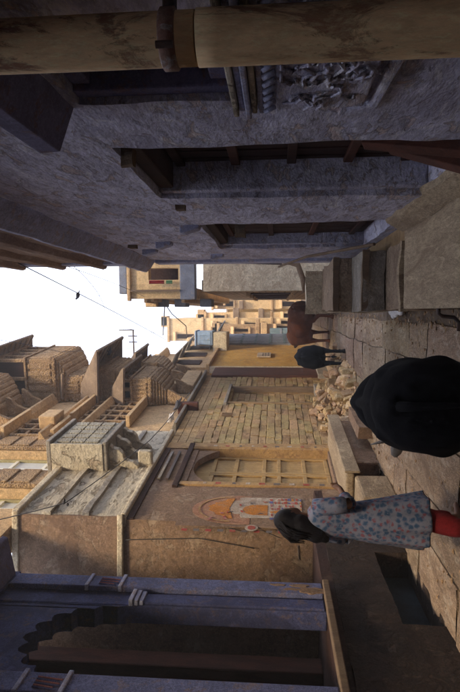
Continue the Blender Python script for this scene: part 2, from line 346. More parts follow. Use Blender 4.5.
# =================================================================== GROUND AND LANE
W = Frame((0, 0), (1, 0), flip=True)       # a = x, n = y, z = z
bm = BM(); box(bm, W, -400, 400, -400, 400, -.5, -.03)
tag(link('ground', bm, 'dirt'), kind='structure')
bm = BM()
nx, ny = 46, 180
g = [[bm.verts.new((-4.2+i*.1, -3+j*.2, -.012+.02*noise.noise(Vector((i*.21, j*.3, 0)))+.006*noise.noise(Vector((i*.9, j*1.3, 5))))) for j in range(ny)] for i in range(nx)]
for i in range(nx-1):
    for j in range(ny-1): bm.faces.new((g[i][j], g[i+1][j], g[i+1][j+1], g[i][j+1]))
road = tag(link('road', bm, 'dirt'), kind='structure')
def left_x(y): return -2.95+.105*(y-8) if y > 7.7 else -2.9
random.seed(3)
xe = -.14; strip = 0
while xe > -3.0:
    wd = random.uniform(.34, .72); x0_ = xe-wd; y = 2.3+random.uniform(0, .9)
    while y < 23:
        L = random.uniform(.7, 2.3)
        if x0_ < left_x(y+L/2)+.0 and y > 6.5: break
        bm = BM(); t = random.uniform(0, .014); n_ = max(4, int(L/.12))
        wob = lambda yy, k: .035*noise.noise(Vector((k*3.7, yy*1.1, 1)))+.008*noise.noise(Vector((k, yy*7, 4)))
        jj = random.uniform(.004, .014)
        P = [(x0_+jj+wob(y+L*i/n_, strip+1), y+L*i/n_) for i in range(n_+1)]+[(xe-jj+wob(y+L*i/n_, strip), y+L*i/n_) for i in range(n_, -1, -1)]
        P = [(p, q+(.006 if abs(q-y) < 1e-6 else -.006 if abs(q-y-L) < 1e-6 else 0)+random.uniform(-.004, .004)) for p, q in P]
        til = random.uniform(-.012, .012); til2 = random.uniform(-.006, .006); cx_, cy_ = (x0_+xe)/2, y+L/2
        zt = lambda a, b: .02+t+til*(a-cx_)/.4+til2*(b-cy_)/.4
        top = None
        mid = [bm.verts.new((a, b, zt(a,b)-.010)) for a, b in P]; bot = [bm.verts.new((a, b, -.03)) for a, b in P]
        k_ = len(P); m_ = 5; G = []
        for i in range(n_+1):
            A_, B_ = P[i], P[2*n_+1-i]; rw = []
            for j in range(m_+1):
                f = j/m_; a = A_[0]+(B_[0]-A_[0])*f; b = A_[1]+(B_[1]-A_[1])*f
                edge = j in (0, m_) or i in (0, n_)
                rw.append(bm.verts.new((a+(cx_-a)*(.05 if j in (0, m_) else 0), b+(cy_-b)*(.015 if i in (0, n_) else 0), zt(a, b)-(.008 if edge else 0)+.016*noise.noise(Vector((a*5, b*4, strip)))+.008*noise.noise(Vector((a*13, b*11, 3))))))
            G.append(rw)
        for i in range(n_):
            for j in range(m_): bm.faces.new((G[i][j], G[i][j+1], G[i+1][j+1], G[i+1][j]))
        rim = [G[i][0] for i in range(n_+1)]+[G[i][m_] for i in range(n_, -1, -1)]
        for i in range(k_):
            if i not in (n_, k_-1): bm.faces.new((mid[i], mid[(i+1)%k_], rim[(i+1)%k_], rim[i]))
            bm.faces.new((bot[i], bot[(i+1)%k_], mid[(i+1)%k_], mid[i]))
        link('paving_stone', bm, 'paving', road, loc=(cx_, cy_, 0)); y += L+random.uniform(0,.03)
    xe = x0_; strip += 1

# =================================================================== RIGHT: BLUE HOUSE
XR = .77
RF = Frame((XR, 0), (0, 1), flip=True)     # a = y, n = -x (towards lane)
blue = thing('blue_house', (XR, 3, 0), 'near blue-washed house wall with deep doorways, carved panel and overhanging ledge', 'house')
door1 = (2.66, 3.84, .62, 2.38); door2 = (5.02, 6.9, .56, 2.28); win = (1.66, 2.08, 1.76, 2.33)
wall('wall', RF, -5, 8.62, .45, 3.42, 'blue_wash', blue, thick=.34, openings=(door1, door2, win), res=.07, amp=.02, seed=2)
wall('upper_wall', RF, -5, 8.62, 3.62, 13.5, 'brown_stone', blue, thick=.34, res=.2, amp=.03, n=.02, seed=4)  # carried up out of view, roof too, to shade the near lane
rbox('end_wall', RF, 8.3, 8.60, -4.5, -.35, .3, 13.4, 'blue_paint', blue)
rbox('foundation', RF, -5, 8.5, -.36, -.01, -.3, .45, 'grey_stone', blue)
rbox('roof', RF, -5, 8.7, -4.5, .12, 13.5, 13.62, 'brown_stone', blue)
# ledge between the storeys
bm = BM()
prism_nz(bm, RF, [(-.01, 3.43), (.10, 3.50), (.17, 3.57), (.17, 3.615), (-.01, 3.615)], -5, 8.5)
bmesh.ops.subdivide_edges(bm, edges=[e for e in bm.edges if e.calc_length() > 2], cuts=90, use_grid_fill=True); roughen(bm, .012, 5)
link('ledge', bm, 'blue_paint', blue, bevel=.006)
bm = BM()
for zz in (4.2, 4.85, 5.5, 6.3):
    prism_nz(bm, RF, [(0, zz), (.10, zz+.03), (.12, zz+.09), (0, zz+.11)], -5, 8.6)
link('cornice', bm, 'brown_stone', blue, bevel=.01)
# canopy slab over the near window: soffit shade in its colour, vertical far end
bm = BM(); prism_nz(bm, RF, [(-.01, 2.36), (.16, 2.42), (.165, 2.50), (-.01, 2.62)], -2.5, 2.12)
tag(link('canopy', bm, 'blue_frame', blue, bevel=.005), 'plastered canopy slab over the nearest window, underside shade put into its colour')
# recess of doorway 1: inner wooden doors with battens, frame
def doorway(o, depth, mat_in, battens, redpost):
    a0, a1, z0, z1 = o
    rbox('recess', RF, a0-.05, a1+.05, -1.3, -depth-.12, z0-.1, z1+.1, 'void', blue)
    bm = BM()
    k = 7; wd = (a1-a0)/k
    dr = BM(); box(dr, RF, a0+.01, a1-.01, -depth-.06, -depth-.02, z0+.01, z1-.01); d = link('door', dr, mat_in, blue)
    for i in range(k):
        rbox('board', RF, a0+.02+i*wd, a0+(i+1)*wd-.01, -depth-.018, -depth, z0+.02, z1-.02, mat_in, d, bevel=.004)
    for i in range(battens):
        zz = z0+.12+(z1-z0-.3)*i/(battens-1)
        rbox('batten', RF, a0+.03, a1-.03, -depth+.002, -depth+.03, zz, zz+.06, 'red_wood' if i%2 else mat_in, d, bevel=.006)
    if redpost:
        bm = BM(); hexa(bm, [RF.p(a0+.0,-.30,z0+.02), RF.p(a0+.14,-.30,z0+.02), RF.p(a0+.14,-.02,z0+.02), RF.p(a0,-.02,z0+.02),
                             RF.p(a0+.0,-.30,z0+.30), RF.p(a0+.14,-.30,z0+.30), RF.p(a0+.14,-.02,z0+.30), RF.p(a0,-.02,z0+.30)])
        link('door_block', bm, 'red_wood', blue, bevel=.01)
    fb = BM()
    box(fb, RF, a1-.09, a1-.002, -.33, -.03, z0+.002, z1-.002); link('door_jamb', fb, 'blue_wash', blue, bevel=.012)
    fb = BM(); box(fb, RF, a0+.002, a1-.095, -.30, -.05, z1-.10, z1-.004); link('lintel', fb, 'dark_wood', blue, bevel=.01)
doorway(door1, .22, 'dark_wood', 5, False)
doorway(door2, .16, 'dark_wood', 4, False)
# leaning beams at the foot of doorway 1
for (p, q, r_) in (((.70,2.62,.62),(.86,2.95,1.15),.045), ((.66,2.80,.60),(.93,3.3,.95),.05)):
    bm = BM(); tube(bm, [p, q], r_, 4); o = link('door_beam', bm, 'red_wood', blue, bevel=.006)
# beam heads / stone stubs poking out of the wall
for (U, V, s_) in ((534,126,.035), (487,180,.035), (459,240,.05), (447,132,.05)):
    a, z = RF.hit(U, V); bm = BM(); box(bm, RF, a, a+s_*1.6, -.1, .035, z-s_, z+s_); bmesh.ops.subdivide_edges(bm, edges=bm.edges[:], cuts=4, use_grid_fill=True); roughen(bm, .012, 14, V); link('beam_end', bm, 'old_wood', blue)
# corbels at the far corner
for (a, z) in ((6.9, 3.22), (6.2, 2.9), (5.0, 2.42), (7.6, 2.45)):
    bm = BM(); prism_nz(bm, RF, [(-.02, z-.14), (.03, z-.13), (.07, z), (.07, z+.04), (-.02, z+.04)], a, a+.16)
    link('corbel', bm, 'blue_paint', blue, bevel=.01)
rbox('corner_pilaster', RF, 8.36, 8.66, -.02, .045, .5, 3.42, 'blue_paint', blue, bevel=.012)
rbox('corner_pilaster', RF, 8.36, 8.68, -.02, .06, 3.62, 9, 'blue_paint', blue, bevel=.012)
bm = BM(); tube(bm, [(.62,5.4,.68),(.625,6.6,1.25),(.63,8.1,1.56)], .016, 6); link('lath', bm, 'old_wood', blue)
# near window: frame, shutter
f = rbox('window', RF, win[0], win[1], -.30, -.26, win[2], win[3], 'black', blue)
rbox('frame', RF, win[1]-.07, win[1]-.003, -.25, -.02, win[2], win[3], 'blue_frame', f, bevel=.008)
rbox('frame', RF, win[0], win[1]-.075, -.25, -.04, win[2]+.002, win[2]+.07, 'blue_frame', f, bevel=.008)
rbox('mullion', RF, 1.80, 1.84, -.22, -.14, win[2]+.07, win[3]-.07, 'blue_frame', f, bevel=.005)
rbox('frame', RF, win[0], win[1]-.075, -.25, -.04, win[3]-.07, win[3]-.003, 'blue_frame', f, bevel=.008)
# carved sill block and relief panel below the window
cp = rbox('carved_panel', RF, 1.2, 2.14, -.01, .025, 1.28, 1.60, 'blue_wash', blue, bevel=.01)
for i in range(5):
    z0 = 1.645+i*.023; rbox('moulding', RF, 1.2, 2.16-(i%2)*.03, -.01, .03+.010*(i%3), z0, z0+.020, 'pale_plaster' if i in (1,4) else 'blue_paint', cp, bevel=.005)
for i in range(15):                      # rope moulding
    a = 1.25+i*.06; bm = BM(); tube(bm, [RF.p(a,.03,1.605), RF.p(a+.03,.036,1.640)], .010, 6); link('rope_twist', bm, 'blue_paint', cp, smooth=True)
random.seed(12)
for i in range(60):                      # leaf scrolls
    a = random.uniform(1.3, 2.08); z = random.uniform(1.32, 1.56); th = random.uniform(0, 6.28); bm = BM()
    pts = [RF.p(a+math.cos(th+t*.9)*.02*t, .03, z+math.sin(th+t*.9)*.016*t) for t in range(5)]
    tube(bm, pts, [.004,.008,.009,.007,.004], 6); link('scroll', bm, 'blue_wash', cp, smooth=True)
bm = BM(); prism_az(bm, RF, [(1.6,1.20),(2.18,1.22),(2.24,1.30),(2.26,1.36),(2.21,1.36),(2.14,1.26),(1.6,1.245)], -.01, .022); link('sill_band', bm, 'blue_wash', cp, bevel=.012)

# drainpipe
pc = atx(655, 230, .665)
pipe = thing('drainpipe', (pc.x, pc.y, .5), 'thick buff clay drainpipe with rusty patches on the near blue wall', 'pipe')
def pipe_sec(z0, z1, r_):
    bm = BM(); n_ = 26; pts = [(pc.x, pc.y, z0+(z1-z0)*i/(n_-1)) for i in range(n_)]
    tube(bm, pts, [r_*(1+.025*noise.noise(Vector((0,0,p[2]*2.2)))) for p in pts], 40)
    return link('pipe_section', bm, 'clay_pipe', pipe, smooth=True)
pr = .065
pipe_sec(.5, 1.79, pr); pipe_sec(1.795, 3.4, pr*.96); 
bm = BM(); tube(bm, [(pc.x,pc.y,3.4),(pc.x,pc.y,8)], pr, 24); link('pipe_section', bm, 'clay_pipe', pipe, smooth=True)
zc = aty(650, 170, pc.y).z
bm = BM(); tube(bm, [(pc.x,pc.y,zc-.02),(pc.x,pc.y,zc-.016),(pc.x,pc.y,zc+.016),(pc.x,pc.y,zc+.02)], [pr, pr+.006, pr+.006, pr], 40); link('collar', bm, 'rust', pipe, smooth=True)
bm = BM(); tube(bm, [(pc.x-.045,pc.y-.075,zc-.02),(pc.x-.045,pc.y-.075,zc+.02)], .009, 8); link('bolt', bm, 'iron', pipe)
bm = BM(); tube(bm, [(pc.x,pc.y,zc),(XR+.02,pc.y,zc)], .018, 8); link('bracket', bm, 'iron', pipe)

# platform in front of the blue house
plat = thing('stone_platform', (.4, 3, 0), 'pale stone platform slab along the foot of the blue wall', 'platform')
y0 = -4.0
for L in (2.2, 2.4, 2.35, 2.02):
    y1 = y0+L
    bm = BM(); bmesh.ops.create_grid(bm, x_segments=20, y_segments=40, size=.5)
    for v in bm.verts: v.co = Vector((.012+(v.co.x+.5)*.75, y0+(v.co.y+.5)*(L-.012), .50+.006*noise.noise(Vector((v.co.x*6, v.co.y*8+y0, 2)))))
    ex = bmesh.ops.extrude_face_region(bm, geom=bm.faces[:]); bmesh.ops.translate(bm, verts=[v for v in ex['geom'] if isinstance(v, bmesh.types.BMVert)], vec=(0,0,-.11))
    link('slab', bm, 'slab_beige', plat); y0 = y1
for i in range(22):
    for j in range(2):
        rbox('stone', W, .035+random.uniform(0,.01), .30, -4+i*.41, -3.6+i*.41, -.02+j*.2, .172+j*.2, 'step_stone', plat, bevel=.012)
rbox('footing', W, .08, .76, -4, 4.93, -.3, .385, 'mortar', plat)
# plaster fillet between wall and slab
bm = BM(); prism_nz(bm, RF, [(-.02,.49),(.10,.50),(.02,.64),(-.02,.66)], 2.3, 5.0)
bmesh.ops.subdivide_edges(bm, edges=[e for e in bm.edges if e.calc_length() > 2], cuts=40, use_grid_fill=True); roughen(bm, .02, 3)
link('plaster_fillet', bm, 'slab_beige', plat)
# little pocks in the slab top: a rough worn patch
# steps climbing along the wall beyond the platform
steps = thing('stone_steps', (.4, 6.3, 0), 'worn stone steps rising beside the blue house beyond the platform', 'steps')
sy = [5.06, 5.75, 6.6, 8.2]; sz = [.50, .72, .93]
for i in range(3):
    bm = BM(); box(bm, W, .0, .60, sy[i], 8.2, sz[i]-(.5 if i == 0 else .211), sz[i])
    bmesh.ops.subdivide_edges(bm, edges=bm.edges[:], cuts=11, use_grid_fill=True); roughen(bm, .022, 3.1, 2); roughen(bm, .012, 11, i)
    link('step', bm, 'step_stone' if i != 1 else 'grey_stone', steps)
    bm = BM(); box(bm, W, -.012, .61, sy[i]-.012, sy[i]+.07, sz[i]-.05, sz[i]+.012)
    bmesh.ops.subdivide_edges(bm, edges=bm.edges[:], cuts=7, use_grid_fill=True); roughen(bm, .022, 4.5, i+5)
    link('nosing', bm, ('slab_beige','old_wood','old_wood')[i], steps)
bm = BM(); box(bm, W, -.03, .56, 8.2, 8.38, 0, 1.17); bmesh.ops.subdivide_edges(bm, edges=bm.edges[:], cuts=7, use_grid_fill=True); roughen(bm, .03, 3); link('curb', bm, 'white_wash', steps)
rbox('base', W, .05, .76, 5.1, 8.18, -.2, .46, 'mortar', steps)

# rag, pipe hook, drain channel
bm = BM(); 
for i in range(7): ellipsoid(bm, (-.03+random.uniform(-.03,.03), 6.9+i*.09, .10+random.uniform(-.01,.03)), (.06,.09,.035), sub=2)
tag(fuse('rag', bm, 'white_cloth', None, .015, 3), 'crumpled white rag lying at the foot of the stone steps', 'rag')
bm = BM(); tube(bm, [(.04,4.62,.30),(-.03,4.62,.30),(-.05,4.62,.27),(-.06,4.62,.18),(-.10,4.62,.14),(-.17,4.62,.14)], .017, 8)
tag(link('bent_pipe', bm, 'iron', smooth=True), 'short bent black waste pipe sticking out of the platform side', 'pipe')

# =================================================================== RIGHT: FAR HOUSE
y2 = 14.0
F2 = Frame((0, y2), (1, 0), flip=False)    # a = x, n = towards camera(-y)
assert F2.n.y < 0
def fx(U, V=240, y=y2): return aty(U, V, y).x
def fz(V, U=410, y=y2): return aty(U, V, y).z
house2 = thing('white_house', (.8, y2, 0), 'rough white-walled house past the steps with tan upper storey and blue bands', 'house')
xa, xb = fx(401), 3.2
wall('wall', F2, xa, xb, 0, fz(203), 'white_wash', house2, thick=.35, res=.12, amp=.03, seed=6)
rbox('street_wall', W, xa+.005, xa+.3, y2+.351, 26, 0, fz(200), 'sand_brick', house2)
S2 = Frame((xa, y2), (0, 1), flip=True)
zb0, zb1, zt = fz(195), fz(180), fz(127)
xu = fx(394)
wall('upper_wall', F2, xu, xb, zb1+.002, zt, 'sand_pale', house2, thick=.3, n=-.05, openings=((fx(413), fx(425), fz(178), fz(148)),), res=.15, amp=.01, seed=8)
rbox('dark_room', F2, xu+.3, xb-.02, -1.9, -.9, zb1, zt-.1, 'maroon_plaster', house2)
rbox('blue_band', F2, xu-.03, xb, -.3, .03, zb0, zb1, 'grey_blue', house2, bevel=.02)
rbox('blue_band', F2, fx(399), xb, -.34, .02, zt+.002, fz(119), 'grey_blue', house2, bevel=.02)
rbox('parapet', F2, xu-.06, xb, -.1, .04, zt-.09, zt, 'sand', house2, bevel=.02)
rbox('upper_side', W, xu+.01, xu+.28, y2+.36, 25, zb0+.05, zt-.4, 'sand', house2)
rbox('post', F2, fx(401), fx(403), .0, .07, zb1, zt-.1, 'old_wood', house2)
for (V, wd) in ((147,.4),(170,.45),(198,.5),(140,.2)):      # little projecting boxes on the street side
    zz = fz(V); b_ = rbox('bay_box', W, xu-.20, xu+.02, y2+1.0+wd, y2+1.7+wd, zz-.16, zz+.16, 'grey_blue' if wd != .2 else 'sand', house2, bevel=.02)
for (z, p) in ((zb1-.05,.10),(zb1+.75,.07),(zt-.42,.10)):
    rbox('cornice', W, xu-p, xu+.05, y2+.4, 25, z, z+.09, 'sand', house2, bevel=.015)
for i in range(4):
    yy = y2+1.6+i*2; f = rbox('window', W, xa-.03, xa+.02, yy, yy+.7, 1.2, 2.3, 'dark_wood', house2); rbox('lintel', W, xa-.10, xa+.02, yy-.1, yy+.8, 2.32, 2.42, 'sand', f)
    rbox('sill', W, xa-.10, xa+.02, yy-.1, yy+.8, 1.10, 1.18, 'sand', f)
# metal bracket pole under the blue band
bm = BM(); p0 = aty(441, 262, 8.6); tube(bm, [aty(433,222,9.5), aty(433,262,9.5), aty(431,290,9.5)], .012, 6)
# laundry
for nm, mt, (U0,V0,U1,V1), lab in (('hanging_cloth','red_cloth',(409,150,412,165),'long red cloth on the line below the tan upper storey'),('hanging_cloth','green_cloth',(409,167,412,173),'small green cloth beside the red one on the line')):
    bm = BM(); n_ = 12
    A0, A1 = sorted((fx(U0), fx(U1))); Z0, Z1 = fz(V1), fz(V0); r0 = []
    for i in range(n_+1):
        a = A0+(A1-A0)*i/n_; r0.append([bm.verts.new(F2.p(a, .10+.02*math.sin(i*1.4)*(1+j*.2), Z1-(Z1-Z0)*j/5)) for j in range(6)])
    for i in range(n_):
        for j in range(5): bm.faces.new((r0[i][j], r0[i+1][j], r0[i+1][j+1], r0[i][j+1]))
    o = link(nm, bm, mt); s = o.modifiers.new('s','SOLIDIFY'); s.thickness = .008
    tag(o, lab, 'cloth')
# wooden bracket + blue panel at base of white wall
br = thing('wooden_bracket', aty(415, 285, 12), 'weathered curved wooden bracket with thin pole beside white wall', 'bracket')
bm = BM(); tube(bm, [aty(432,262,12), aty(431,284,12), aty(427,298,12), aty(413,303,12), aty(400,304,12)], [.03,.05,.06,.06,.03], 8); link('arm', bm, 'old_wood', br, smooth=True)
bm = BM(); tube(bm, [aty(430,208,12), aty(429,250,12), aty(428,282,12)], .02, 6); link('pole', bm, 'iron', br)

bk = thing('added_shade_house', (-1, -6, 0), 'unseen house added behind the camera to darken the near lane', 'house')  # added out of view to keep light off the near lane
rbox('wall', W, -5, 4, -9, -5.3, 0, 13, 'brown_plaster', bk); rbox('door', W, -2, -1, -5.299, -5.22, 0, 2.2, 'dark_wood', bk)

# =================================================================== LEFT FACADE LINE
LF = Frame((-2.95, 8.0), (.105, 1.0))      # n towards the lane (+x)
assert LF.n.x > 0
def LA(y): return LF.a_y(y)
ZC = 3.75

# ---- brick house (lower storey) : individual stones
bh = thing('brick_house', LF.p(LA(13), 0, 0), 'low house wall of rough tan stone blocks with blocked doorway behind rubble', 'house')
a0, _ = LF.hit(247, 300); a1, _ = LF.hit(316, 300)
da0, _ = LF.hit(288, 300); da1, _ = LF.hit(303, 300)
dz1 = LF.hit(290, 230)[1]; dz0 = LF.hit(290, 322)[1]
for q0_, q1_, q2_ in ((a0, da0, -.055), (da0, da1, -.215), (da1, a1, -.055)): rbox('wall', LF, q0_, q1_, -.4, q2_, 0, ZC, 'mortar', bh)
rbox('wall', LF, da0+.001, da1-.001, -.39, -.056, dz1, ZC-.002, 'mortar', bh)
random.seed(21)
brs = []
for v in range(7):
    bm = BM(); bmesh.ops.create_cube(bm, size=1)
    bmesh.ops.bevel(bm, geom=bm.edges[:], offset=.05, segments=1, affect='EDGES')
    for q in bm.verts: q.co += noise.noise_vector(q.co*2.1+Vector((v*9,0,0)))*.10
    me = bpy.data.meshes.new('brick'); bm.to_mesh(me); bm.free(); me.materials.append(M['brick']); brs.append(me)
ang = math.atan2(LF.d.y, LF.d.x)
z = 0.02; row = 0; nb = 0
rest = BM()
while z < ZC-.1:
    h = random.uniform(.13, .19); 
    a = a0+(row%2)*-.12
    while a < a1:
        L = random.uniform(.30, .60); lo = max(a, a0); hi = min(a+L, a1)
        for e in ((da0, da1) if z < dz1 else ()):
            if lo < e-.02 < hi: hi = e; L = hi-a
        mid = (lo+hi)/2
        if hi-lo > .06:
            indoor = da0 < mid < da1 and z < dz1
            dep = -.16 if indoor else 0
            if abs(mid-da0) > .13 or z > dz1+.02 or True:
                if nb < 298:
                    o = bpy.data.objects.new('brick', random.choice(brs)); col.objects.link(o); o.parent = bh
                    o.location = LF.p(mid, dep-.05+random.uniform(-.016,.016), z+h/2)-bh.location
                    o.rotation_euler = (random.uniform(-.03,.03), random.uniform(-.02,.02)+.02*math.sin(row), ang+random.uniform(-.03,.03))
                    o.scale = (hi-lo-.012, .14, h-.012); nb += 1
                else: box(rest, LF, lo+.006, hi-.006, dep-.11, dep+.01, z+.006, z+h-.006)
        a += L
    z += h; row += 1
if rest.verts: 
    o = link('bricks', rest, 'brick', bh); o['kind'] = 'stuff'
print('bricks', nb, row)
# blocked doorway surround
bm = BM(); box(bm, LF, da0-.10, da0+.02, -.1, .05, .2, dz1+.05); link('door_jamb', bm, 'mortar', bh, bevel=.01)
bm = BM(); box(bm, LF, da1-.02, da1+.10, -.1, .05, .2, dz1+.05); link('door_jamb', bm, 'old_wood', bh, bevel=.01)
bm = BM(); box(bm, LF, da0-.2, da1+.2, -.1, .09, dz1+.055, dz1+.14); link('lintel', bm, 'grey_stone', bh, bevel=.015)
bm = BM(); box(bm, LF, da0-.15, da1+.15, -.12, .12, .42, .56); link('threshold', bm, 'grey_stone', bh, bevel=.02)
# little scupper lines: pair of grooves
a_, z_ = LF.hit(275, 226); 
for k in range(2): rbox('peg', LF, a_-.03+.14*k, a_+.01+.14*k, -.05, .06, z_-.14, z_+.1, 'old_wood', bh)
# pilaster of red-brown timber
pa0, _ = LF.hit(314, 260); pa1, _ = LF.hit(322, 260)
rbox('pilaster', LF, pa0, pa1, -.3, .09, 0, LF.hit(318, 213)[1], 'red_wood', bh, bevel=.02, label='reddish brown timber post at far end of the block wall')
rbox('pilaster_base', LF, pa0-.1, pa1+.1, -.2, .16, 0, .35, 'grey_stone', bh, bevel=.02)
# painted border with small dark marks at near edge of bricks
rbox('painted_border', LF, a0-.32, a0-.005, -.3, .02, .5, ZC-.02, 'ochre_plaster', bh, bevel=.01)
# coping shelf of grey stone sloping out
bm = BM(); prism_nz(bm, LF, [(-.4,ZC+.01),(-.02,ZC+.0),(.16,ZC-.02),(.17,ZC+.04),(-.02,ZC+.12),(-.4,ZC+.14)], LF.hit(262,186)[0], a1+.1); link('coping', bm, 'grey_stone', bh, bevel=.012)
rbox('water_spout', LF, LF.hit(281,190)[0], LF.hit(281,190)[0]+.16, -.1, .2, ZC-.28, ZC+.22, 'red_wood', bh, bevel=.02)

# ---- painted house: doorway, arch, mural
ph = thing('painted_house', LF.p(LA(9), 0, 0), 'brown plastered house with ochre panelled door, painted arch panel and overhang', 'house')
PD = 7.72
aD0 = LA(PD)
dw0, _ = LF.hit(207, 300); dw1, _ = LF.hit(242, 300)
dtop = LF.hit(225, 192)[1]; PL = .62
wall('wall', LF, aD0, a0-.33, 0, ZC, 'brown_plaster', ph, thick=.35, openings=((dw0, dw1, PL, dtop),), res=.1, amp=.015, seed=11)
# frontal return wall at the near end, goes off to the left behind the porch
FR = Frame((LF.p(aD0,0,0).x, LF.p(aD0,0,0).y), (-1, -.06), flip=False)
if FR.n.y > 0: FR = Frame((LF.p(aD0,0,0).x, LF.p(aD0,0,0).y), (-1, -.06), flip=True)
wall('return_wall', FR, 0, 2.6, 0, ZC+.1, 'brown_plaster', ph, thick=.3, res=.12, amp=.02, seed=13)
# door
door = rbox('door', LF, dw0, dw1, -.26, -.20, PL, dtop, 'ochre_wood', ph)
mid = (dw0+dw1)/2
for (s0, s1) in ((dw0+.03, mid-.01), (mid+.01, dw1-.03)):
    rbox('stile', LF, s0, s0+.07, -.198, -.16, PL+.02, dtop-.3, 'ochre_wood', door, bevel=.006)
    rbox('stile', LF, s1-.07, s1, -.198, -.16, PL+.02, dtop-.3, 'ochre_wood', door, bevel=.006)
    zs = [PL+.02+(dtop-.4-PL)*t for t in (0, .2, .42, .55, .8, 1.0)]
    for zz in zs: rbox('rail', LF, s0+.072, s1-.072, -.198, -.165, zz, zz+.07, 'ochre_wood', door, bevel=.006)
# arch head: pointed tympanum
bm = BM(); n_ = 12; pts = []
for i in range(n_+1):
    t = i/n_; a = dw0+(dw1-dw0)*t; pts.append((a, dtop-.02-.42*(abs(2*t-1)**2.2)))
for (p, q) in zip(pts, pts[1:]): prism_az(bm, LF, [p, q, (q[0], dtop+.0), (p[0], dtop+.0)], -.15, -.03)
link('door_arch', bm, 'brown_plaster', ph)
for k, (lo, hi, mt) in enumerate(((dw0-.13, dw0-.005, 'ochre_plaster'), (dw1+.005, dw1+.13, 'ochre_plaster'))):
    rbox('door_frame', LF, lo, hi, -.1, .035, PL-.1, dtop+.1, mt, ph, bevel=.01)
    for i in range(9):
        zz = PL+.2+i*.24; rbox('painted_mark', LF, lo+.03, hi-.03, .036, .040, zz, zz+random.uniform(.04,.1), ('ink','paint_red','paint_white')[i%3], ph)
rbox('door_lintel', LF, dw0-.2, dw1+.2, -.1, .05, dtop+.105, dtop+.2, 'maroon_plaster', ph, bevel=.01)
# ladder-like vent above the door
for k in range(2): rbox('vent_bar', LF, dw0+.05, dw1-.3, .02, .055, dtop+.3+k*.14, dtop+.35+k*.14, 'grey_stone' if k else 'iron', ph, bevel=.005)
# dark sheet painting in the shaded soffit of the overhang
rbox('soffit_shade', LF, aD0, a0-.34, .005, .03, dtop+.55, ZC-.01, 'maroon_plaster', ph)
# mural panel: pale ground, orange arches, red and pink figures
mu0, _ = LF.hit(164, 300); mu1, _ = LF.hit(192, 300)
mz0, mz1 = LF.hit(178, 302)[1], LF.hit(178, 188)[1]
mw = mu1-mu0; mh = mz1-mz0
mural = rbox('mural', LF, mu0-.08, mu1+.05, .018, .034, mz0-.2, mz1+.12, 'brown_plaster', ph, label='painted wall panel with orange arch and red figures on white')
def P_(fa, fz_): return (mu0+mw*fa, mz0+mh*fz_)
def patch(nm, pts, mt, n0, n1):
    bm = BM(); prism_az(bm, LF, [P_(*p) for p in pts], n0, n1); return link(nm, bm, mt, mural)
def arc(cx, cz, rx, rz, k=14, a0_=0, a1_=PI): return [(cx+rx*math.cos(a0_+(a1_-a0_)*i/k), cz+rz*math.sin(a0_+(a1_-a0_)*i/k)) for i in range(k+1)]
patch('maroon_arch', [(0,.45),(1,.45)]+arc(.5,.55,.52,.42)[0:], 'mural_wash', .035, .038)
patch('white_ground', [(.22,.0),(.95,.0)]+[(.95-.73*i/16+.03*math.sin(i*2.3), .50+.16*math.sin(PI*i/16)+.025*math.sin(i*1.7)) for i in range(17)], 'paint_white', .039, .042)
patch('orange_arch', [(.16,.60),(.5,.64),(.9,.60)]+[(.9-.74*i/16, .62+.20*math.sin(PI*i/16)+.018*math.sin(i*2.1)) for i in range(17)], 'paint_orange', .043, .046)
for k in (1,): patch('painted_arc', [(.5+(.50-.05*k)*math.cos(PI*i/18), .62+(.34-.045*k)*math.sin(PI*i/18)) for i in range(19)]+[(.5+(.475-.05*k)*math.cos(PI*i/18), .62+(.325-.045*k)*math.sin(PI*i/18)) for i in range(18,-1,-1)], ('paint_pink','ochre_plaster','paint_red')[k], .047, .049)
patch('orange_dome', [(.30,.30),(.66,.30)]+arc(.48,.40,.18,.12), 'paint_orange', .043, .046)
random.seed(44)
for i in range(7):
    for j in range(9):
        if random.random() < .2: continue
        u0, v0 = .14+i*.115+random.uniform(-.01,.01), .0+j*.032; ww, hh = random.uniform(.05,.1), random.uniform(.014,.03)
        patch('painted_check', [(u0,v0),(u0+ww,v0+random.uniform(-.006,.006)),(u0+ww*.9,v0+hh),(u0+.01,v0+hh*random.uniform(.7,1.1))], random.choice(('paint_red','paint_pink','paint_blue','paint_red','paint_orange')), .047, .050)
for i in range(12):
    u0, v0, t0 = random.uniform(.1,.85), random.uniform(.32,.8), random.uniform(0,6)
    patch('scroll', [(u0,v0),(u0+.06*math.cos(t0),v0+.03*math.sin(t0)),(u0+.10*math.cos(t0+.6),v0+.05*math.sin(t0+.6)),(u0+.04*math.cos(t0+.7),v0+.03*math.sin(t0+.7))], random.choice(('paint_red','ink','paint_pink')), .051, .054)
bm = BM(); prism_az(bm, LF, [(P_(-.12,.43)[0]+.09*math.cos(t), P_(0,.43)[1]+.09*math.sin(t)) for t in [i*PI/8 for i in range(16)]], .036, .040); link('rosette', bm, 'paint_white', mural)
bm = BM(); prism_az(bm, LF, [(P_(-.12,.43)[0]+.055*math.cos(t), P_(0,.43)[1]+.055*math.sin(t)) for t in [i*PI/8 for i in range(16)]], .041, .044); link('rosette', bm, 'paint_red', mural)
for i in range(10):
    zz = mz0+.1+i*(mh/10); rbox('border_mark', LF, mu0-.2, mu0-.14, .02, .023, zz, zz+.08, ('ink','paint_red')[i%2], mural)
# stained ledge under the mural
bm = BM(); box(bm, LF, LF.hit(150,400)[0], mu1, .0, .16, .9, 1.02); bmesh.ops.subdivide_edges(bm, edges=bm.edges[:], cuts=6, use_grid_fill=True); roughen(bm, .02, 6); link('ledge', bm, 'maroon_plaster', ph)
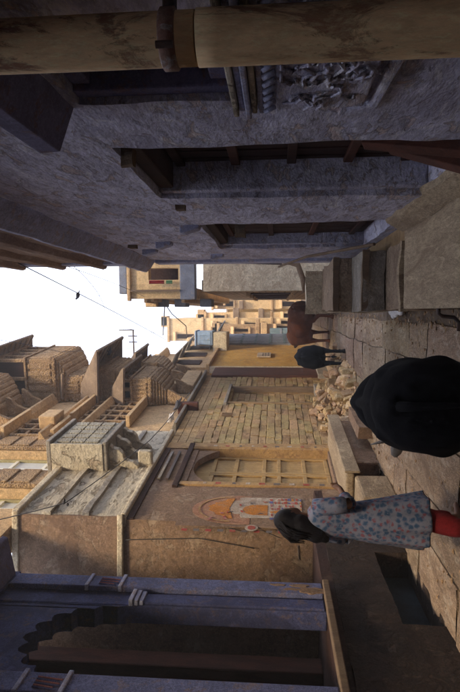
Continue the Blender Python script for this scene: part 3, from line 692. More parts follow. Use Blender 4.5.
# crack lines on the return wall
for pts in ([(.05,2.4),(.12,2.1),(.10,1.8),(.2,1.55)], [(.5,1.28),(.3,1.3)]):
    bm = BM(); tube(bm, [FR.p(a, .010, z) for a, z in pts], .006, 5); link('crack', bm, 'ink', ph)
# overhanging upper storey: pale side to the lane, brown front
zt2 = 5.32
rbox('overhang_lip', LF, aD0-.02, a0+.6, -.2, .10, ZC-.01, ZC+.07, 'white_wash', ph, bevel=.02)
wall('upper_wall', LF, aD0, a0+.6, ZC+.071, zt2, 'pale_plaster', ph, thick=.4, n=.05, res=.12, amp=.02, seed=17)
for (zz, mt) in ((4.3,'grey_stone'),(4.85,'pale_plaster')):
    bm = BM(); box(bm, LF, aD0-.01, a0+.5, .04, .10, zz, zz+.09); bmesh.ops.subdivide_edges(bm, edges=bm.edges[:], cuts=12, use_grid_fill=True); roughen(bm, .02, 4); link('string_course', bm, mt, ph)
FRu = Frame((LF.p(aD0-.005,.05,0).x, LF.p(aD0-.005,.05,0).y), (FR.d.x, FR.d.y), flip=(FR.n-Vector((FR.d.y,-FR.d.x,0))).length > .1)
wall('upper_return', FRu, 0, 2.6, ZC+.12, zt2, 'brown_plaster', ph, thick=.3, n=.02, res=.14, amp=.02, seed=19)
rbox('overhang_lip', FRu, -.04, 2.6, -.1, .05, ZC+.03, ZC+.115, 'white_wash', ph, bevel=.015)
rbox('coping', FRu, -.06, 2.6, -.3, .06, zt2, zt2+.1, 'white_wash', ph, bevel=.02)
rbox('quoin', FRu, 1.35, 1.55, .0, .045, ZC+.12, zt2, 'white_wash', ph, bevel=.015)
rbox('coping', LF, aD0, a0+.6, -.35, .12, zt2+.003, zt2+.12, 'white_wash', ph, bevel=.02)
rbox('fin', LF, LF.hit(222,150)[0], LF.hit(222,150)[0]+.14, 0, .34, LF.hit(222,152)[1], LF.hit(222,138)[1], 'pale_plaster', ph, bevel=.03)
# stone console box
ca, cz = LF.hit(219, 103); cz1 = LF.hit(219, 53)[1]
cons = rbox('console', LF, ca, ca+1.25, -.1, .52, cz, cz1, 'grey_carved', ph, bevel=.015, label='grey stone balcony box with carved side over the pale wall')
rbox('smooth_face', LF, ca-.035, ca-.002, -.1, .53, cz-.02, cz1+.02, 'pale_plaster', cons, bevel=.008)
rbox('rim', LF, ca-.04, ca+1.3, -.1, .58, cz1+.021, cz1+.10, 'grey_stone', cons, bevel=.015)
rbox('rim', LF, ca-.02, ca+1.27, -.1, .56, cz-.09, cz-.021, 'grey_stone', cons, bevel=.015)
for i in range(5):
    for j in range(3): rbox('relief_tile', LF, ca+.06+i*.235, ca+.25+i*.235, .521, .545, cz+.08+j*(cz1-cz-.12)/3, cz+.06+(j+1)*(cz1-cz-.12)/3, 'grey_carved', cons, bevel=.008)
for k in (0, 1, 2):
    bm = BM(); prism_nz(bm, LF, [(.04,cz-.62),(.10,cz-.60),(.17,cz-.52),(.19,cz-.42),(.24,cz-.36),(.33,cz-.34),(.40,cz-.27),(.42,cz-.18),(.47,cz-.13),(.48,cz-.095),(.04,cz-.095)], ca+.08+k*.48, ca+.20+k*.48)
    link('scroll_bracket', bm, 'pale_plaster', cons, bevel=.012)

# ---- carved mansion above the brick house
mn = thing('carved_mansion', LF.p(LA(14), 0, 3.9), 'tall carved sandstone mansion with stacked overhanging balconies above the block wall', 'mansion')
MT = 12.0
am0 = LA(7.76); am1 = LA(21.5)
rbox('wall', LF, LA(15.6), am1, -3.5, -.12, ZC+.15, 6.3, 'sand', mn)
wins = []
def WZ(U, V0, V1): return LF.hit(U, V1)[1], LF.hit(U, V0)[1]
openings = []
cw = []
for (U0, U1, V0, V1) in ((222,241,-60,52), (183,203,-160,8)):
    b0, b1 = LF.hit(U0, 20, -.12)[0], LF.hit(U1, 20, -.12)[0]; zz1 = min(8.4, LF.hit((U0+U1)/2, V0, -.12)[1]); zz0 = 5.42
    cw.append((b0, b1, zz0, zz1)); openings.append((b0, b1, zz0, zz1))
wall('near_wall', LF, LA(6.4), am0-.01, zt2+.13, MT, 'sand', mn, thick=.4, n=-.12, res=.25, amp=.012, seed=29)
wall('wall', LF, am0, LA(15.6), ZC+.15, MT, 'sand', mn, thick=.4, n=-.12, openings=openings, res=.22, amp=.012, seed=23)
for (b0, b1, q0, q1) in cw:
    f = rbox('window', LF, b0, b1, -.42, -.36, q0, q1, 'cream', mn)
    for i in range(3):
        aa = b0+(b1-b0)*i/2-(.03 if i else 0)-(.03 if i == 2 else 0); rbox('frame', LF, aa, aa+.06, -.36, -.30, q0, q1, 'olive_frame' if i != 1 else 'cream', f, bevel=.006)
    for j in range(4):
        zz = q0+.05+j*(q1-q0)/4
        for i in range(2):
            aa = b0+.07+i*(b1-b0)/2; rbox('pane', LF, aa, aa+(b1-b0)/2-.14, -.358, -.345, zz+.03, zz+(q1-q0)/4-.08, 'pane', f)
        rbox('bar', LF, b0+.062, b1-.062, -.343, -.31, zz+(q1-q0)/4-.07, zz+(q1-q0)/4, 'cream', f, bevel=.006)
# friezes / pilasters between windows
for (U0, U1) in ((204,219), (242,252)):
    b0, b1 = LF.hit(U0, 30, -.1)[0], LF.hit(U1, 30, -.1)[0]
    rbox('pilaster', LF, b0, b1, -.11, -.03, 5.44, MT-.3, 'sand_carved', mn, bevel=.02)
    for k in range(14):
        rbox('carved_block', LF, b0+.04, b1-.04, -.028, .0, 5.75+k*.4, 6.08+k*.4, 'sand_carved', mn, bevel=.02)
for z_ in (5.7, 6.35, 7.35, 8.9):
    bm = BM(); prism_nz(bm, LF, [(-.13,z_),(.02,z_+.03),(.14,z_+.10),(.15,z_+.15),(-.13,z_+.17)], LF.hit(253,30)[0], LA(15.6) if z_ > 6.3 else am1)
    link('cornice', bm, 'sand', mn, bevel=.012)
# jali window grid set in the lower wall
def jali(U0, U1, V0, V1, nu, nv):
    b0 = LF.hit(U0, (V0+V1)/2)[0]; b1 = LF.hit(U1, (V0+V1)/2)[0]; uc = (U0+U1)/2
    q1 = LF.hit(uc, V0)[1]; q0 = LF.hit(uc, V1)[1]
    f = rbox('lattice_window', LF, b0, b1, -.11, -.06, q0, q1, 'dark_wood', mn)
    for i in range(nu+1):
        aa = b0+(b1-b0)*i/nu; rbox('mullion', LF, aa-.04, aa+.04, -.058, .02, q0, q1, 'sand_carved', f, bevel=.01)
    for j in range(nv+1):
        zz = q0+(q1-q0)*j/nv
        for i in range(nu): rbox('bar', LF, b0+(b1-b0)*i/nu+.042, b0+(b1-b0)*(i+1)/nu-.042, -.058, .0, zz-.03, zz+.03, 'sand_carved', f, bevel=.008)
    rbox('hood', LF, b0-.15, b1+.15, -.1, .22, q1+.04, q1+.12, 'sand', f, bevel=.012)
    rbox('sill', LF, b0-.12, b1+.12, -.1, .16, q0-.13, q0-.04, 'sand', f, bevel=.012)
    return f
jali(271, 290, 88, 134, 4, 4)
jali(257, 272, 20, 60, 3, 3)
rbox('window_hood', LF, LF.hit(262,60)[0], LF.hit(270,60)[0], -.1, .3, LF.hit(266,60)[1], LF.hit(266,44)[1], 'sand', mn, bevel=.02)
# balconies
def balcony(Uf, Uo, V0, V1, length, chaj=.4, nwin=3, lab=None, rail=.35, dark='black', stone='sand_carved', dome=False, posts=True):
    b0, q0 = LF.hit(Uf, V1); q1 = LF.hit(Uf, V0)[1]
    # outward projection measured at the near corner
    P = LF.p(b0, 0, (q0+q1)/2); d = ray(Uo, (V0+V1)/2); t = (P-CAM).dot(LF.d)/d.dot(LF.d); pj = (CAM+d*t-P).dot(LF.n)
    H = q1-q0; pj = max(.3, min(1.3, pj))
    b = rbox('balcony', LF, b0, b0+length, -.1, pj, q0, q0+.10, stone, mn, bevel=.012)
    if lab: b['label'] = lab
    for k in range(6):
        e_ = 1-(k/6)**1.4*.85; hh_ = .068
        bm = BM(); prism_nz(bm, LF, [(-.1,q0-hh_*(k+1)+.004),(pj*(e_-.10),q0-hh_*(k+1)+.004),(pj*(e_-.03),q0-hh_*(k+.5)),(pj*e_,q0-hh_*k-.003),(-.1,q0-hh_*k-.003)], b0+.04+.03*k, b0+length-.04-.03*k); link('corbel', bm, stone, b, bevel=.01)
    for k in range(max(2, int(length/.6))):
        aa = b0+.12+k*(length-.3)/max(1, int(length/.6)-1); bm = BM(); prism_nz(bm, LF, [(-.1,q0-.95),(.08,q0-.85),(.18,q0-.62),(.42*pj,q0-.52),(.5*pj,q0-.385),(-.1,q0-.385)], aa, aa+.11); link('bracket', bm, stone, b, bevel=.012)
    for i in range(max(4, int(pj/.11))):
        rbox('dentil', LF, b0-.02, b0-.001, .02+i*.11, .08+i*.11, q0+.02, q0+.08, stone, b)
    for i in range(int(length/.13)):
        rbox('dentil', LF, b0+.02+i*.13, b0+.09+i*.13, pj+.001, pj+.025, q0+.02, q0+.08, stone, b)
    zr = q0+.10+H*rail
    # core
    rbox('core', LF, b0+.10, b0+length-.10, -.1, pj-.10, q0+.10, q1, dark if posts else stone, b)
    # parapet panels: near end, street side, with upright ribs
    for (s, n0, n1, lo, hi, end) in ((0, .0, pj, 0, 0, True), (1, 0, 0, b0, b0+length, False)):
        if end:
            rbox('parapet', LF, b0+.0, b0+.05, -.02, pj, q0+.101, zr, stone, b, bevel=.006)
            k = 5
            for i in range(k): rbox('rib', LF, b0-.025, b0-.001, .03+i*(pj-.09)/k, .03+(i+.62)*(pj-.09)/k, q0+.13, zr-.04, stone, b, bevel=.006)
        else:
            rbox('parapet', LF, b0+.052, b0+length, pj-.06, pj-.002, q0+.101, zr, stone, b, bevel=.006)
            k = int(length/.16)
            for i in range(k): rbox('rib', LF, b0+.07+i*length/k*.98, b0+.07+(i+.6)*length/k*.98, pj-.001, pj+.022, q0+.13, zr-.04, stone, b, bevel=.006)
    rbox('rail', LF, b0-.05, b0+length+.03, pj-.10, pj+.05, zr+.001, zr+.06, stone, b, bevel=.012)
    rbox('rail', LF, b0-.05, b0+.09, -.05, pj-.101, zr+.001, zr+.06, stone, b, bevel=.012)
    if posts:
        n_ = nwin+1
        for i in range(n_):
            aa = b0+.0+i*(length-.10)/nwin
            rbox('post', LF, aa+.01, aa+.10, pj-.098, pj-.01, zr+.061, q1-.16, stone, b, bevel=.015)
        for i in range(2): rbox('post', LF, b0+.01, b0+.10, .0+i*pj*.45, .09+i*pj*.45, zr+.061, q1-.16, stone, b, bevel=.015)
        for i in range(nwin):                           # lattice / shutters set behind the posts
            aa = b0+.10+i*(length-.10)/nwin; L_ = (length-.10)/nwin-.09
            rbox('shutter', LF, aa, aa+L_, pj-.096, pj-.075, zr+.061, q1-.16-(q1-zr)*.35, 'sand', b)
    rbox('lintel', LF, b0-.02, b0+length+.02, -.05, pj+.02, q1-.16, q1, stone, b, bevel=.012)
    # sloping eave: thin slab falling outward over three sides
    o1 = pj+chaj; dz = chaj*.75
    bm = BM()
    T = [LF.p(b0+.02,-.02,q1+.16), LF.p(b0+length-.02,-.02,q1+.16), LF.p(b0+length-.02,pj*.55,q1+.13), LF.p(b0+.02,pj*.55,q1+.13)]
    B = [LF.p(b0-chaj*.6,-.02,q1-dz+.05), LF.p(b0+length+chaj*.6,-.02,q1-dz+.05), LF.p(b0+length+chaj*.6,o1,q1-dz), LF.p(b0-chaj*.6,o1,q1-dz)]
    up = Vector((0,0,.05))
    tv = [bm.verts.new(p) for p in T]; bv = [bm.verts.new(p) for p in B]; tu = [bm.verts.new(p+up) for p in T]; bu = [bm.verts.new(p+up) for p in B]
    for (i, j) in ((1,2),(2,3),(3,0)):
        bm.faces.new((tv[i], tv[j], bv[j], bv[i])); bm.faces.new((tu[j], tu[i], bu[i], bu[j])); bm.faces.new((bv[i], bv[j], bu[j], bu[i]))
    bm.faces.new((tu[0],tu[1],tu[2],tu[3])); bm.faces.new((tv[3],tv[2],tv[1],tv[0])); bm.faces.new((tv[0],bv[0],bu[0],tu[0])); bm.faces.new((bv[1],tv[1],tu[1],bu[1]))
    ev = link('eave', bm, 'eave_stone', b)
    nb_ = max(4, int(length/.28))
    for i in range(nb_+1):
        t = i/nb_; Pt = T[3].lerp(T[2], t); Pb = B[3].lerp(B[2], t); bm = BM(); off = Vector((0,0,-.03))
        tube(bm, [Pt+off, Pb+off], .028, 4); link('eave_rib', bm, 'sand_carved', ev)
    bm = BM(); tube(bm, [B[0], B[3]], .04, 5); tube(bm, [B[3], B[2]], .04, 5); link('eave_edge', bm, 'eave_stone', ev)
    if dome:
        bm = BM(); ellipsoid(bm, LF.p(b0+length/2, pj*.45, q1+.18), (.4*length, .4*length, .42), sub=3); link('dome', bm, stone, b, smooth=True)
    return b
balcony(290, 313, 118, 152, 1.5, chaj=.30, nwin=3, rail=.45, lab='small lattice box balcony lowest of the row')
balcony(294, 315, 62, 84, 1.3, chaj=.10, nwin=3, rail=.9, posts=False, lab='ribbed parapet balcony')
balcony(292, 322, 88, 116, 1.7, chaj=.55, nwin=3, rail=.35, dark='dark_wood', lab='balcony under a wide dark sloping eave')
balcony(293, 333, -8, 57, 2.0, chaj=.30, nwin=4, rail=.38, dark='dark_wood', dome=True, lab='tall pillared balcony with windows near the top')
balcony(268, 300, -90, -30, 2.0, chaj=.3, nwin=4, rail=.38, dark='dark_wood', lab='uppermost balcony')
balcony(314, 329, 130, 158, 1.2, chaj=.35, nwin=2, rail=.4, lab='far low balcony with dark eave')
# plain lit strip + pegs on tan wall
a_, z_ = LF.hit(318, 197); rbox('shelf', LF, LF.hit(303,200)[0], LF.hit(318,200)[0], -.1, .12, ZC+.15, ZC+.62, 'sand', mn, bevel=.02)

# ---- yellow house and what follows along the left
yh = thing('yellow_house', LF.p(LA(20), 0, 0), 'yellow plastered house front with small white sign, beyond the timber post', 'house')
b0, b1 = LF.hit(325, 270)[0], LF.hit(346.5, 270)[0]
zy = LF.hit(336, 216)[1]
wall('wall', LF, b0, b1, 0, zy, 'yellow', yh, thick=.3, res=.2, amp=.015, seed=31)
rbox('white_strip', LF, b0-.12, b0-.005, -.2, .03, .3, zy, 'white_wash', yh, bevel=.01)
sa, sz1 = LF.hit(334, 257); sa2, sz0 = LF.hit(338, 271)
sg = rbox('sign', LF, sa, sa2, .02, .06, sz0, sz1, 'paint_white', yh, bevel=.006, label='small white painted sign with faint dark lettering')
for i in range(3): rbox('lettering', LF, sa+.06, sa2-.06-.05*i, .061, .064, sz0+.07+i*.10, sz0+.11+i*.10, 'ink', sg)
rbox('cornice', LF, b0-.1, b1+.1, -.2, .12, zy+.003, zy+.12, 'sand', yh, bevel=.02)
rbox('upper_wall', LF, b0, b1, -.5, -.02, zy+.12, zy+1.5, 'sand', yh)
for i in range(3):
    bb = b0+.4+i*1.5; f = rbox('window', LF, bb, bb+.7, -.019, .02, zy+.4, zy+1.2, 'dark_wood', yh)
    bm = BM(); prism_nz(bm, LF, [(-.02,zy+1.32),(.42,zy+1.12),(.42,zy+1.16),(-.02,zy+1.38)], bb-.25, bb+.95); link('eave', bm, 'grey_stone', f)
bs = thing('shuttered_house', LF.p(LA(25), 0, 0), 'narrow house with tall grey-blue shutters beyond the yellow wall', 'house')
c0, c1 = LF.hit(347, 270)[0], LF.hit(357, 270)[0]; zs_ = LF.hit(352, 222)[1]
rbox('wall', LF, c0, c1, -.4, 0, 0, zs_+1.2, 'sand', bs)
for i in range(6):
    L_ = (c1-c0)/6; s = rbox('shutter', LF, c0+.05+i*L_, c0+L_*.95+i*L_, .0, .06, .4, zs_-.1, 'grey_blue', bs, bevel=.01)
    for j in range(5): rbox('rail', LF, c0+.1+i*L_, c0+L_*.9+i*L_, .061, .08, .6+j*.6, .7+j*.6, 'teal', s)
bm = BM(); prism_nz(bm, LF, [(-.02,zs_+.3),(.75,zs_-.1),(.75,zs_-.04),(-.02,zs_+.38)], c0-.2, c0+2.2); link('awning', bm, 'grey_blue', bs)
# pale blue box room on a stone bracket
bx = aty(354, 205, 21.5)
bb_ = thing('blue_box', (bx.x, bx.y, bx.z), 'pale blue boxed balcony on pale stone base above the yellow wall', 'balcony')
BF = Frame((bx.x, bx.y), (1, 0))
rbox('box', BF, -.28, .26, -1.0, 0, bx.z-.30, bx.z+.33, 'pale_blue', bb_, bevel=.03)
rbox('lid', BF, -.31, .29, -1.05, .03, bx.z+.335, bx.z+.40, 'pale_blue', bb_, bevel=.02)
for i in range(3): rbox('panel', BF, -.25+i*.17, -.11+i*.17, .001, .02, bx.z-.22, bx.z+.24, 'pale_blue', bb_, bevel=.01)
rbox('base', BF, -.75, .22, -1.2, -.02, bx.z-.85, bx.z-.31, 'white_wash', bb_, bevel=.04)

# ---- buildings closing the lane
def far_house(U0, U1, V0, y, depth, mat, name, lab, nwx, nwz, zmin=0, trim='sand', slopes=()):
    xa_, xb_ = aty(U0, 270, y).x, aty(U1, 270, y).x; zt_ = aty((U0+U1)/2, V0, y).z
    h = thing(name, ((xa_+xb_)/2, y, 0), lab, 'house')
    FF = Frame((0, y), (1, 0)); 
    cells = []
    for i in range(nwx):
        for j in range(nwz):
            w_ = (xb_-xa_)/nwx; hh = (zt_-zmin)/nwz; g_ = random.Random(y*31+i*7+j*3)
            if g_.random() < .25: continue
            cells.append((xa_+w_*(i+g_.uniform(.18,.4)), xa_+w_*(i+g_.uniform(.55,.85)), zmin+hh*(j+g_.uniform(.22,.45)), zmin+hh*(j+g_.uniform(.6,.82))))
    wall('wall', FF, xa_, xb_, zmin, zt_, mat, h, thick=.3, openings=cells, res=.35, amp=.02, seed=y)
    rbox('body', FF, xa_+.02, xb_-.02, -depth, -.45, zmin, zt_-.05, mat, h)
    for c in cells:
        f = rbox('window', FF, c[0], c[1], -.3, -.2, c[2], c[3], 'dark_wood', h)
        rbox('sill', FF, c[0]-.08, c[1]+.08, -.05, .12, c[2]-.12, c[2]-.02, trim, f)
        bm = BM(); prism_nz(bm, FF, [(0,c[3]+.12),(.28,c[3]+.0),(.28,c[3]+.05),(0,c[3]+.2)], c[0]-.12, c[1]+.12); link('hood', bm, trim, f)
    for j in range(1, nwz+1):
        zz = zmin+(zt_-zmin)*j/nwz-.1; rbox('cornice', FF, xa_-.06, xb_+.06, -.1, .10, zz, zz+.14, trim, h, bevel=.02)
    g_ = random.Random(y)
    for k in range(2):
        a_ = g_.uniform(xa_, xb_-.5); zz = g_.uniform(.3, .85)*zt_; rbox('ledge_block', FF, a_, a_+g_.uniform(.4,.9), -.05, g_.uniform(.15,.5), zz, zz+g_.uniform(.08,.5), g_.choice((trim, 'sand_carved', 'eave_stone')), h, bevel=.03)
    for k in range(3):
        a_ = g_.uniform(xa_, xb_-.4); rbox('roof_block', FF, a_, a_+g_.uniform(.2,.7), -.9, -.1, zt_+.06, zt_+g_.uniform(.2,.6), g_.choice((mat, 'sand')), h, bevel=.03)
    return h
far_house(351, 374, 168, 30, 6, 'sand_pale', 'corner_house', 'tall pale tan house closing the left side of the lane', 2, 4)
far_house(366, 383, 227, 40, 4, 'yellow', 'low_house', 'low yellow house at the very end of the lane', 2, 2)
far_house(383, 402, 212, 36, 6, 'sand_pale', 'end_house', 'pale house front at the lane end, right of centre', 2, 3)
far_house(338, 352, 196, 27, 4, 'sand', 'ledge_house', 'small tan house behind the pale blue box', 1, 3)
far_house(356, 368, 218, 29.3, .5, 'sand_carved', 'carved_house', 'carved low front with balcony before the tall pale house', 1, 2)
far_house(369, 380, 205, 33, 1.5, 'sand_pale', 'stepped_house', 'narrow stepped house beside the gap of sky', 1, 3)
# teal door at the end
rb = thing('teal_gate', aty(360, 285, 27), 'small teal door at the end of the lane behind the cows', 'door')
TF = Frame((0, 28.6), (1,0)); xa_, xb_ = fx(355, 270, 28.6), fx(364, 270, 28.6)
rbox('door_leaf', TF, xa_, xb_, 0, .08, .2, fz(270, 360, 28.6), 'teal', rb, bevel=.02)
for i in range(3): rbox('rail', TF, xa_, xb_, .081, .11, .3+i*.5, .4+i*.5, 'grey_blue', rb)

# =================================================================== LEFT: PORCH HOUSE
XP = -2.9
PF = Frame((XP, 0), (0, 1))                # a = y, n = +x
assert PF.n.x > 0
po = thing('porch_house', (XP, 4.5, 0), 'near blue-painted porch with scalloped arch and pillars on a raised dark floor', 'house')
fzl = PF.hit(97, 325)[1]
def UY(U, V=200): return PF.hit(U, V)[0]
yo1, yo0 = UY(87), UY(8); yc = UY(110); ztop = 4.45
print('porch', fzl, yo0, yo1, yc)
# scalloped arch plate with opening
zs = PF.hit(60, 112)[1]; za = PF.hit(38, 6)[1]
mid = (yo0+yo1)/2; half = (yo1-yo0)/2
def arch_pts():
    pts = []; lob = 9
    for i in range(lob):
        t0, t1 = PI*i/lob, PI*(i+1)/lob
        for s in range(5):
            t = t0+(t1-t0)*s/5; bump_ = .10*math.sin(PI*s/5)
            rr = 1-.10+bump_; pts.append((mid+half*math.cos(t)*rr, zs+(za-zs)*math.sin(t)**.8*rr))
    pts.append((mid-half, zs)); return pts
ap = arch_pts()
ap[0] = (mid+half, zs)
for n0, n1, sc_, mt in ((-.22, -.035, 1.0, 'blue_porch'),):
    bm = BM()
    q = [(mid+(a-mid)*sc_, zs+(z-zs)*sc_) for a, z in ap]
    for (p, r_) in zip(q, q[1:]):
        prism_az(bm, PF, [p, r_, (r_[0], ztop-.02), (p[0], ztop-.02)], n0, n1)
    if sc_ < 1:
        box(bm, PF, mid+half*sc_, mid+half, n0, n1, zs, ztop-.02); box(bm, PF, mid-half, mid-half*sc_, n0, n1, zs, ztop-.02)
    link('scalloped_arch', bm, mt, po, bevel=.0)
# pillars: outer flat strip, groove, inner engaged shaft
def pillar(lo, hi):
    p = rbox('pillar', PF, lo, hi, -.22, -.03, fzl, ztop, 'blue_porch', po, bevel=.015)
    s = hi-lo
    rbox('pilaster_strip', PF, lo+s*.52, hi+.01, -.029, .03, fzl+.02, ztop-.02, 'blue_strip', p, bevel=.012)
    rbox('pilaster_strip', PF, lo+.01, lo+s*.40, -.029, .0, fzl+.02, zs-.05, 'blue_porch', p, bevel=.012)
    for k in range(3): rbox('capital', PF, lo-.0-.012*k, lo+s*.42, -.028, .018+.012*k, zs-.16+.05*k, zs-.118+.05*k, 'blue_paint', p, bevel=.006)
    zm = PF.hit(90, 98)[1]
    for k in range(6):
        bm = BM(); tube(bm, [PF.p(lo+s*(.58+.05*k), .034, zm-.10+.03*math.sin(k*2)), PF.p(lo+s*(.63+.05*k), .036, zm+.09)], .007, 5); link('painted_scroll', bm, 'paint_pink' if k%2 else 'paint_blue', p)
    for k in range(2): rbox('capital_band', PF, lo+s*.5, hi+.03, -.02, .045, zm-.17+k*.36, zm-.13+k*.36, 'blue_paint', p, bevel=.008)
    return p
pp = pillar(yo1, yc)
random.seed(9)
for i in range(7):
    cz = fzl+.05+random.random()**1.5*.9; cy = random.uniform(yo1+(yc-yo1)*.58, yc-.06); bm = BM(); k = random.uniform(.04,.1)
    prism_az(bm, PF, [(cy+k*.6*math.cos(t)*random.uniform(.6,1.2), cz+2*k*math.sin(t)*random.uniform(.6,1.2)) for t in [j*PI/7 for j in range(14)]], .02, .0325+i*.0008)
    link('bare_patch', bm, 'brown_plaster', pp)
pillar(yo0-(yc-yo1), yo0)
wall('side_wall', PF, -5, yo0-(yc-yo1), fzl, ztop, 'blue_porch', po, thick=.3, openings=((1.6,2.6,fzl+.01,3.4),), res=.25, amp=.01, seed=40)
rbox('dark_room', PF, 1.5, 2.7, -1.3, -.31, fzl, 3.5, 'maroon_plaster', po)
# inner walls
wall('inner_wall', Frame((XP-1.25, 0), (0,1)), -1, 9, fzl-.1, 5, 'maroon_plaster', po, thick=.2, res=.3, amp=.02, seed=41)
rbox('inner_wall', W, XP-1.2, XP-.36, yc+.62, yc+.76, fzl, 4.5, 'brown_plaster', po)
rbox('inner_pier', PF, yo1-.62+1.0, yo1-.35+1.0, -1.2, -.9, fzl, ztop, 'red_wood', po, bevel=.02)
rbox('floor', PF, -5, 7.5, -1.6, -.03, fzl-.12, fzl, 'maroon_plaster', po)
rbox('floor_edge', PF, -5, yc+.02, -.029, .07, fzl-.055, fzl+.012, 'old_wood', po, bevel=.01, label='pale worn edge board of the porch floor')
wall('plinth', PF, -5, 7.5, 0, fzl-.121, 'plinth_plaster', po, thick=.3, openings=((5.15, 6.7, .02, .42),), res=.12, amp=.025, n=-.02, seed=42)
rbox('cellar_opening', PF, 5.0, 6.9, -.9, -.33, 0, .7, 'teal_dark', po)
rbox('ceiling', PF, -5, yc+.1, -1.6, -.0, ztop, ztop+.15, 'blue_porch', po)
wall('upper_wall', PF, -5, yc+.02, ztop+.151, 11, 'blue_porch', po, thick=.3, res=.3, amp=.015, seed=43)  # raised beyond view so the near lane stays dark
bm = BM(); prism_nz(bm, PF, [(.0,ztop+.02),(.42,ztop+.10),(.44,ztop+.16),(0,ztop+.3)], -5, yc+.03); link('eave', bm, 'blue_frame', po, bevel=.012)
# doorstep platform in front of painted house
dp = thing('doorstep_platform', LF.p(LA(9.5), .4, 0), 'plastered doorstep platform with dark hollow below the painted door', 'platform')
e0, e1 = LF.hit(150, 360)[0], LF.hit(246, 350)[0]
e1 = a0-.1
rbox('top', LF, dw0-1.0, e1, .02, .62, .48, .60, 'slab_beige', dp, bevel=.03)
h0, h1 = LF.hit(193,410,.6)[0], LF.hit(232,400,.6)[0]
rbox('top_edge', LF, dw0-1.0, e1, .625, .66, .40, .62, 'slab_beige', dp, bevel=.012)
rbox('side', LF, h1, e1-.02, .03, .55, 0, .478, 'brown_plaster', dp, bevel=.03)
rbox('pier', LF, dw0-.98, h0, .03, .60, 0, .478, 'slab_beige', dp, bevel=.04)
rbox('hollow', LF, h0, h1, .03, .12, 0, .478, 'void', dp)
kb = thing('kerb_stone', LF.p(LA(10), .9, 0), 'long low stone block at lane edge below the rubble', 'stone')
bm = BM(); box(bm, LF, LA(9.3), LA(10.5), .72, .92, 0, .26); bmesh.ops.subdivide_edges(bm, edges=bm.edges[:], cuts=6, use_grid_fill=True); roughen(bm, .03, 4); link('block', bm, 'brown_plaster', kb)

# =================================================================== RUBBLE
random.seed(5)
rb_me = []
for v in range(6):
    bm = BM(); bmesh.ops.create_cube(bm, size=1)
    bmesh.ops.bevel(bm, geom=bm.edges[:], offset=.12, segments=1, affect='EDGES')
    for q in bm.verts: q.co += noise.noise_vector(q.co*1.7+Vector((v*5.3,2,0)))*.16
    me = bpy.data.meshes.new('broken_stone'); bm.to_mesh(me); bm.free(); me.materials.append(M['rubble']); rb_me.append(me)
for i in range(150):
    t = random.random(); yy = 10.7+t*4.3; s = random.random()**1.4*1.25
    hmax = .72*(1-s/1.25)*(.35+.65*math.sin(PI*min(1,max(0,(yy-10.5)/4.7))))
    zz = random.uniform(max(0,hmax-.25), hmax)
    P = LF.p(LA(yy), .08+s, zz+.05)
    o = bpy.data.objects.new('broken_stone', random.choice(rb_me)); col.objects.link(o); o.location = P
    k = random.choice((.05,.07,.09,.12,.15,.19))*random.uniform(.8,1.2); o.scale = (k*random.uniform(1,1.9), k, k*random.uniform(.5,.9)); o.rotation_euler = [random.uniform(0,6.3) for _ in range(3)]
    tag(o, 'broken stone lying in the rubble heap against the block wall', 'stone', 'broken stones in the rubble heap')
bm = BM()
for i in range(240):
    k = random.uniform(.02,.05); yy = 10.7+random.random()*5; q_ = random.random()*1.3; P = LF.p(LA(yy), .05+q_, max(.02,.7*(1-q_)*math.sin(PI*min(1,max(.05,(yy-10.7)/4.9))))); ellipsoid(bm, P, (k*1.4,k,k*.8), sub=1)
for i in range(60):
    yy = 11+random.random()*4.6; s = random.random()*.9
    hmax = .6*(1-s)*math.sin(PI*min(1,max(0.05,(yy-10.9)/4.7)))
    ellipsoid(bm, LF.p(LA(yy), s, hmax*.5), (.22,.25,max(.06,hmax*.5)), sub=1)
roughen(bm, .05, 5); tag(link('rubble_dust', bm, 'rubble'), 'dusty crumbled stone under the rubble heap', 'rubble', kind='stuff')

random.seed(77); bm = BM()
for i in range(700):
    yy = random.uniform(3, 18); xx = random.choice((random.gauss(-.12,.05), random.uniform(left_x(yy)+.1, -.1), left_x(yy)+abs(random.gauss(0,.35)) if yy > 10 else random.uniform(-2.8,-.1)))
    k = random.uniform(.006,.022)*(1 if random.random() < .93 else 1.9); c_ = Vector((xx, yy, .035+k*.4))
    g_ = bmesh.ops.create_icosphere(bm, subdivisions=1, radius=k)
    for v in g_['verts']: v.co = Vector((v.co.x*1.3, v.co.y, v.co.z*.6))+noise.noise_vector(v.co*60+c_)*k*.5+c_
tag(link('gravel', bm, 'rubble'), 'grit and small stones scattered on the lane', 'gravel', kind='stuff')
bm = BM()
for i in range(500):
    yy = random.uniform(3.2, 14); xx = random.choice((random.gauss(-.15,.08), random.uniform(-2.6,-.1))); th = random.uniform(0,3.1); L = random.uniform(.02,.07)
    p = Vector((xx,yy,.05)); q = p+Vector((math.cos(th)*L, math.sin(th)*L, random.uniform(0,.01))); tube(bm, [p, q], .0022, 3)
tag(link('straw', bm, 'ochre_wood'), 'bits of straw littering the lane', 'straw', kind='stuff')

